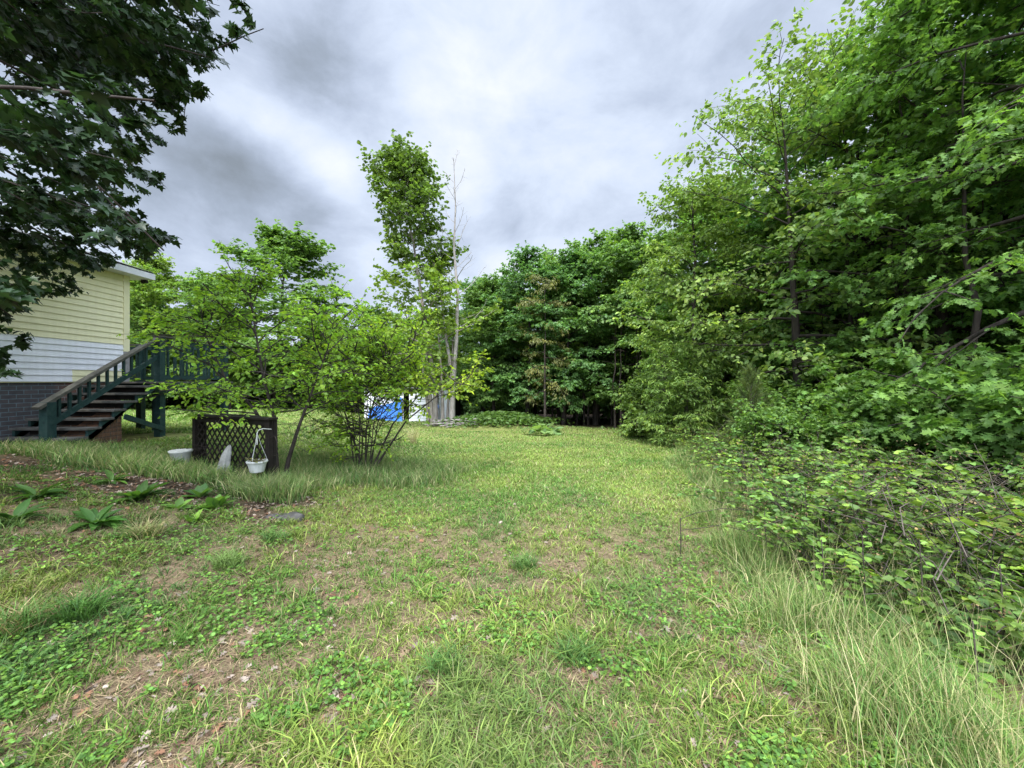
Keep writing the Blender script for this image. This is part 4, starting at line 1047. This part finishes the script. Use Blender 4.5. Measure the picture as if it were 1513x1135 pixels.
bush(706, 'leafy_bush', 'dark bush at the foot of the leaning dark trunk', 6.5, 9.3, 1.9, 1.2, OVATE, .09, (.11, .21, .045), 8, group=EDGE, lpt=9)
#bush(707, 'leafy_bush', 'low bright bush at the shaded end of the lawn', 4.6, 17.6, 1.1, .9, OVATE, .10, (.10, .19, .04), 7, group=EDGE, lpt=9)
bush(708, 'leafy_bush', 'mid green bush between honeysuckle and the oak sapling', 7.6, 7.6, 2.2, 1.4, MAPLE, .11, (.10, .20, .04), 7, group=EDGE, lpt=9)
bush(709, 'leafy_bush', 'ragged bush under the pale drooping tree', 6.7, 11.2, 2.4, 1.2, OVATE, .09, (.10, .18, .04), 7, group=EDGE, lpt=9)

# pine sapling: long soft needles in tufts
Rp = np.random.default_rng(77); tb = [(np.array([(0, 0, -.1), (.02, 0, .9), (0, .02, 2.0)]), np.array([.03, .02, .006]), 7)]
pa, pf = [], []
for i in range(34):
    f = i / 34; z = .35 + 1.6 * f; a = i * 2.4; l = (.62 - .42 * f) * (.8 + .4 * Rp.random()); e = .35 + .9 * f
    d0 = np.array([math.cos(a) * math.cos(e), math.sin(a) * math.cos(e), math.sin(e)]); p0 = np.array([0, 0, z]); p2 = p0 + d0 * l + [0, 0, .10 * l]
    tb.append((np.array([p0, p0 + d0 * l * .5, p2]), np.array([.010, .007, .004]), 5))
    for k in range(90):
        g = .35 + .68 * Rp.random(); pa.append(p0 + (p2 - p0) * g); pf.append(d0 * .9 + Rp.normal(0, .55, 3) + [0, 0, .15])
pa, pf = np.array(pa), np.array(pf); n = len(pa)
lvp = leaves_np(pa, pf, Rp.normal(0, 1, (n, 3)), .17 + .09 * Rp.random(n), NEEDLE, leaf_cols(Rp, n, (.085, .125, .045), .25, .4))
tree_thing('pine_sapling', 'young pine with long soft olive needles at the bramble edge', 'tree', base(5.05, 8.3), tb, lvp, 'bark', group=EDGE)

# brambles: arching canes with bright leaves and brown spent flower heads
def make_bramble(seed, nc=34, W=.95, H=1.0):
    R = np.random.default_rng(seed); tb, P, Fw, S, Cc, P2, F2 = [], [], [], [], [], [], []
    for i in range(nc):
        a = R.random() * 2 * PI; r0 = .35 * R.random(); l = W * (.5 + .8 * R.random()); h = H * (.3 + .85 * R.random())
        ts = np.linspace(0, 1, 8); b0 = np.array([r0 * math.cos(a + 1), r0 * math.sin(a + 1), 0])
        pts = np.stack([b0[0] + math.cos(a) * l * ts ** 1.3, b0[1] + math.sin(a) * l * ts ** 1.3, h * (1.75 * ts - .95 * ts ** 2.3)], 1) + R.normal(0, .015, (8, 3))
        tb.append((pts, np.linspace(.0065, .003, 8), 4))
        cl = R.normal(0, .9)
        for k in range(11):
            f = .22 + .78 * (k + R.random()) / 11; q = f * 7; j = min(int(q), 6); p = pts[j] + (pts[j + 1] - pts[j]) * (q - j)
            aa = R.random() * 2 * PI; o = np.array([math.cos(aa), math.sin(aa), .35]) * .05; sz = (.05 + .035 * R.random()) * (1.15 if f > .7 else 1)
            for da in (-.9, 0, .9, 2.4, -2.4)[:3 if R.random() < .6 else 5]:
                P.append(p + o); Fw.append((math.cos(aa + da), math.sin(aa + da), -.1 + .35 * R.random())); S.append(sz); Cc.append(cl + (.9 if f > .75 else 0))
        if R.random() < .8:
            for k in range(26): P2.append(pts[-1 - k % 3] + R.normal(0, .06, 3)); F2.append(R.normal(0, 1, 3))
    P, Fw, S = np.array(P), np.array(Fw), np.array(S); n = len(P)
    lv = leaves_np(P, Fw, np.array([0, 0, 1.]) + R.normal(0, .6, (n, 3)), S * .92, OVATE, leaf_cols(R, n, (.11, .20, .05), .36, .42, np.array(Cc)))
    n2 = len(P2); h2 = leaves_np(np.array(P2), np.array(F2), R.normal(0, 1, (n2, 3)), .009 + .012 * R.random(n2), ROUND, np.array([.17, .125, .065]) * np.exp(R.normal(0, .3, n2))[:, None])
    return tb, lv, h2
BRG = 'bramble bushes between the lawn and the right wood'
bsrc = []
def bramble(k, x, y, s, label, tint=None):
    i = k % 4
    if len(bsrc) <= i:
        tb, lv, h2 = make_bramble(800 + i); o = tree_thing('bramble_bush', label, 'shrub', base(x, y), tb, lv, 'bark_dark', group=BRG, scale=s, trunk_name='canes', crown_name='foliage', tint=tint)
        link('flower_heads', np_mesh('flower_heads', h2[0], h2[1], M['straw'], h2[2]), o)['kind'] = 'stuff'; bsrc.append(o)
    else: copy_thing(bsrc[i], label, base(x, y), k * 1.7, s, BRG, tint or (1, 1, 1))
BP = [(2.75, 3.4, .82, 'bramble bush at the lawn edge nearest the long grass'), (3.7, 3.3, .9, 'bramble bush in the lower right, fringed by long grass'), (4.6, 3.6, 1.0, 'bramble bush at the right margin low down'),
      (3.2, 4.4, .9, 'bramble bush second along the lawn edge'), (4.3, 4.6, 1.0, 'bramble bush in front of the spreading oak sapling'), (5.4, 4.5, 1.05, 'bramble bush against the oak sapling at the margin'),
      (3.55, 5.5, .9, 'bramble bush third along the lawn edge with trailing canes'), (4.7, 5.8, 1.0, 'bramble bush in the heart of the thicket'), (5.8, 5.8, 1.05, 'bramble bush under the low oak sapling'),
      (3.95, 6.7, .85, 'bramble bush fourth along the lawn edge'), (5.1, 6.6, .85, 'bramble bush just before the honeysuckle'), (4.4, 7.9, .8, 'bramble bush at the foot of the pine sapling'), (5.6, 8.0, .9, 'bramble bush right behind the pine sapling'),
      (4.7, 9.2, .75, 'small bramble bush beyond the pine sapling'), (5.2, 10.6, .75, 'small bramble bush below the ragged bush'), (5.3, 12.0, .7, 'small bramble bush in front of the tall pale sumac'), (5.2, 14.0, .65, 'last small bramble bush before the lawn corner'), (3.0, 2.4, .7, 'bramble bush lowest in the right corner'), (3.9, 2.5, .85, 'bramble bush partly cut by the frame at right'), (5.0, 2.8, 1.0, 'bramble bush outside the thicket by the right margin')]
for k, (x, y, s, lb) in enumerate(BP): bramble(k, x, y, s, lb, [(1, 1, 1), (.8, .88, .95), (1.2, 1.1, .9), (.9, .85, .8)][(k * 3) % 4])
# undergrowth beneath them
n = 15000; y = 2.0 * (17 / 2.0) ** RG.random(n); x = 1.25 + .36 * y + RG.random(n) * (2.2 + .3 * y)
z = (.04 + .34 * RG.random(n) ** 1.4) * smooth(0, .8, x - 1.1 - .36 * y); a = RG.random(n) * 2 * PI
V, T, cc = leaves_np(np.stack([x, y, G(x, y) + z], 1), np.stack([np.cos(a), np.sin(a), RG.normal(0, .3, n)], 1), np.array([0, 0, 1.]) + RG.normal(0, .45, (n, 3)), .04 + .05 * RG.random(n), OVATE, leaf_cols(RG, n, (.09, .165, .045), .32, .35))
tag(link('undergrowth', np_mesh('undergrowth', V, T, M['leaf'], cc)), 'tangled leafy undergrowth covering the soil below the brambles', 'undergrowth', kind='stuff')
n = 800; y = 2.2 * (15 / 2.2) ** RG.random(n); x = 1.5 + .36 * y + RG.random(n) * (1.8 + .25 * y); tb = []
for i in range(n):
    a = RG.random() * 2 * PI; l = .25 + .5 * RG.random(); e = RG.random() * .9; z = gz(x[i], y[i]) + .7 * RG.random()
    p0 = np.array([x[i], y[i], z]); p2 = p0 + np.array([math.cos(a) * math.cos(e), math.sin(a) * math.cos(e), math.sin(e)]) * l
    tb.append((np.array([p0, (p0 + p2) / 2 + RG.normal(0, .03, 3), p2]), np.array([.0045, .0035, .002]), 3))
V, Q = tubes_np(tb)
tag(link('dead_canes', np_mesh('dead_canes', V, None, M['bark'], quads=Q)), 'brown dead canes tangled through the bramble thicket', 'dead canes', kind='stuff')

# ---- single plants
def rosette(seed, n, l0, l1, t, col, spread=.9, stem=0.0, tiers=1):
    R = np.random.default_rng(seed); P, Fw, S = [], [], []
    for i in range(n):
        a = i * 2.4 + R.normal(0, .3); z = stem * (i / n) if stem else .01
        e = (.25 + 1.0 * R.random() * spread) if not stem else .1 + .45 * R.random()
        P.append((.012 * math.cos(a), .012 * math.sin(a), z)); Fw.append((math.cos(a) * math.cos(e), math.sin(a) * math.cos(e), math.sin(e))); S.append((l0 + (l1 - l0) * R.random()) * (1 - .45 * (i / n if stem else 0)))
    return leaves_np(np.array(P), np.array(Fw), np.array([0, 0, 1.]) + R.normal(0, .15, (n, 3)), np.array(S), t, leaf_cols(R, n, col, .18, .3))
def plant(name, label, cat, x, y, lv, group=None, mat='leaf', stem=0):
    r = thing(name, label, cat, (x, y, gz(x, y) - .01), 0, group)
    link('leaves', np_mesh('leaves', lv[0], lv[1], M[mat], lv[2]), r)
    if stem:
        V, Q = tubes_np([(np.array([(0, 0, -.02), (.01, 0, stem * .5), (0, .01, stem)]), np.array([.006, .005, .003]), 6)]); link('stem', np_mesh('stem', V, None, M['bark'], quads=Q), r)
    return r
BEDG = 'broad-leaved weeds of the flower bed'
DOCK = tmpl([(.09, .12), (.16, .35), (.15, .65), (.07, .88)], .35, .45)
for k, (px, py, n, l, lb, t, c_) in enumerate([
 (140, 775, 24, .26, 'dark strap-leaved weed on bare soil left of the flower bed', DOCK, (.05, .13, .025)), (205, 738, 22, .30, 'upright dark weed in the middle of the flower bed', DOCK, (.055, .13, .03)),
 (318, 752, 12, .26, 'broad pale green leafy plant in front of the lattice', OVATE, (.12, .24, .05)), (295, 735, 10, .24, 'tall broad-leaved plant with upright leaves by the lattice', OVATE, (.10, .21, .06)), (262, 752, 9, .17, 'small bright broad-leaved seedling left of the pale leafy plant', OVATE, (.13, .25, .05)), (285, 772, 8, .15, 'smallest bright seedling at the front of the flower bed', OVATE, (.14, .26, .05)),
 (55, 735, 20, .26, 'strap-leaved weed near the foot of the stairs', DOCK, (.055, .13, .03)), (165, 712, 18, .24, 'strap-leaved weed at the back of the flower bed', DOCK, (.06, .14, .03)),
 (20, 770, 18, .24, 'strap-leaved weed cut by the left margin', DOCK, (.05, .12, .025)), (240, 700, 18, .28, 'dark strap-leaved weed beside the bowl planter', DOCK, (.05, .12, .03))]):
    x, y = gp(px, py); plant('weed_plant', lb, 'plant', x, y, rosette(900 + k, n, l * .6, l, t, c_), BEDG)
def grass_clump(label, px, py, n, h, cols, seed):
    x, y = gp(px, py); R = np.random.default_rng(seed); r = .10 * np.sqrt(R.random(n)); a = R.random(n) * 6.28
    c = np.array(cols)[R.integers(0, len(cols), n)] * np.exp(R.normal(0, .2, n))[:, None]
    gx, gy = x + r * np.cos(a), y + r * np.sin(a)
    V, T, cc = blades(gx, gy, h * (.6 + .6 * R.random(n)), .006 + 0 * gx, .5 + .5 * R.random(n), c, .8, R)
    b0 = np.array([x, y, gz(x, y)]); o = link('grass_clump', np_mesh('grass_clump', V - b0, T, M['grass'], cc)); o.location = b0
    tag(o, label, 'grass', 'separate grass clumps'); return o
GR = [(.09, .18, .04), (.13, .22, .05), (.07, .15, .04)]
grass_clump('pale arching grass clump below the hanging basket', 385, 738, 260, .42, [(.22, .27, .11), (.16, .24, .08), (.34, .33, .17)], 1)
grass_clump('half dead straw-tipped grass clump left of the bare mound', 215, 795, 260, .22, [(.38, .31, .15), (.20, .22, .08), (.13, .19, .05)], 2)
grass_clump('thick grass clump low in the middle of the lawn', 655, 990, 150, .19, GR, 3)
grass_clump('bright green grass clump in the centre of the lawn', 775, 840, 240, .17, GR, 4)
grass_clump('green grass clump right of centre in the foreground', 850, 975, 240, .16, GR, 5)
grass_clump('upright dark green grass clump in the left foreground', 120, 915, 260, .24, [(.06, .14, .025), (.09, .19, .035), (.05, .12, .025)], 7)
grass_clump('dark grass clump with dead base at the left margin', 25, 940, 240, .26, [(.07, .15, .03), (.10, .19, .04), (.30, .24, .12)], 8)
grass_clump('short grass clump beside the bare mound', 405, 800, 200, .16, GR, 9)
grass_clump('soft pale grass clump in the left lawn', 335, 838, 240, .18, [(.17, .25, .07), (.14, .22, .06)], 10)
grass_clump('dry straw plume leaning beside the long-grass shrub', 610, 655, 120, .9, [(.50, .42, .24), (.42, .36, .19)], 6)

LWG = 'big bright-leaved weeds in front of the brambles'
LW = [(1275, 850, .50, 'big bright-leaved weed leaning over the middle of the long grass'), (1215, 835, .42, 'bright-leaved weed at the left of the bramble front'), (1360, 860, .50, 'bright-leaved weed among the bramble canes at right'), (1440, 985, .34, 'single broad-leaved weed low in the right corner grass'), (1480, 905, .45, 'bright-leaved weed nearest the right margin'), (1130, 770, .42, 'bright-leaved weed beside the thin stake'), (1320, 785, .6, 'tall bright-leaved weed above the bramble front'), (1190, 745, .55, 'bright-leaved weed standing behind the thin stake')]
for k, (px, py, h, lb) in enumerate(LW):
    x, y = gp(px, py + 75); plant('leafy_weed', lb, 'plant', x, y, rosette(940 + k, 30, .06, .12, OVATE, (.19, .34, .07), stem=h + .12), LWG, stem=h + .12)
x, y = gp(802, 642); R = np.random.default_rng(970); n = 46
aa = R.random(n) * 6.28; rr = .5 * np.sqrt(R.random(n)); hh = .12 + .38 * R.random(n) * (1 - rr)
lvr = leaves_np(np.stack([rr * np.cos(aa) * 1.3, rr * np.sin(aa), hh], 1), np.stack([np.cos(aa), np.sin(aa), R.normal(.1, .3, n)], 1), np.array([0, 0, 1.]) + R.normal(0, .3, (n, 3)), .22 + .2 * R.random(n), ROUND, leaf_cols(R, n, (.17, .28, .10), .2, .3))
plant('rhubarb_plant', 'clump of large round pale leaves at the edge of the ivy mound', 'plant', x, y, lvr)
n = 5200; x = -.7 + RG.normal(0, 1.25, n); y = 21.3 + RG.normal(0, .7, n); a = RG.random(n) * 6.28
V, T, cc = leaves_np(np.stack([x, y, G(x, y) + .05 + .35 * RG.random(n)], 1), np.stack([np.cos(a), np.sin(a), RG.normal(0, .4, n)], 1), np.array([0, 0, 1.]) + RG.normal(0, .4, (n, 3)), .12 + .12 * RG.random(n), OVATE, leaf_cols(RG, n, (.09, .165, .045), .2, .3))
tag(link('ground_cover', np_mesh('ground_cover', V, T, M['leaf'], cc)), 'leafy ground cover on the low mound before the wood', 'ground cover', kind='stuff')
# thin stake in the lawn
x, y = gp(1005, 822); V, Q = tubes_np([(np.array([(0, 0, -.1), (.004, 0, .18), (-.002, .002, .37)]), np.array([.006, .005, .004]), 6)])
o = link('thin_stake', np_mesh('thin_stake', V, None, M['bark_dark'], quads=Q)); o.location = (x, y, gz(x, y)); tag(o, 'thin dark upright stake with two slack wires at the right edge of the lawn', 'stake')
for z0, pts_ in ((.36, [(0, 0, .36), (.15, .02, .41), (.45, .1, .43), (.8, .25, .36)]), (.25, [(.0, 0, .25), (.3, .06, .26), (.7, .2, .27)])):
    V, Q = tubes_np([(np.array(pts_), np.full(len(pts_), .003), 5)]); link('wire', np_mesh('wire', V, None, M['bark_dark'], quads=Q), o)

# a flat weathered stone in the flower bed
x, y = gp(418, 765); R = np.random.default_rng(4); b = MB(); ns = 18; vs = []; fs = []
rim = [1 + .22 * math.sin(2 * k * 2 * PI / ns + .7) + .08 * R.normal() for k in range(ns)]
for (rr, z) in ((1.0, -.05), (1.02, .02), (.9, .05), (.55, .062), (.2, .058)):
    for k in range(ns):
        a = 2 * PI * k / ns; vs.append((.19 * rr * rim[k] * math.cos(a), .12 * rr * rim[k] * math.sin(a), z + .008 * R.normal()))
for j in range(4):
    for k in range(ns): q = (k + 1) % ns; fs.append((j*ns+k, j*ns+q, (j+1)*ns+q, (j+1)*ns+k))
fs.append(tuple(range(4*ns, 5*ns))); b.add(vs, fs)
o = b.build('flat_stone', rough_mat('grey stone', (.03, .028, .026), (.10, .095, .088), 12, .9, .6), None, smooth_shade=True); o.location = (x, y, gz(x, y) - .025); tag(o, 'flat dark grey stone in the soil at the end of the flower bed', 'stone')
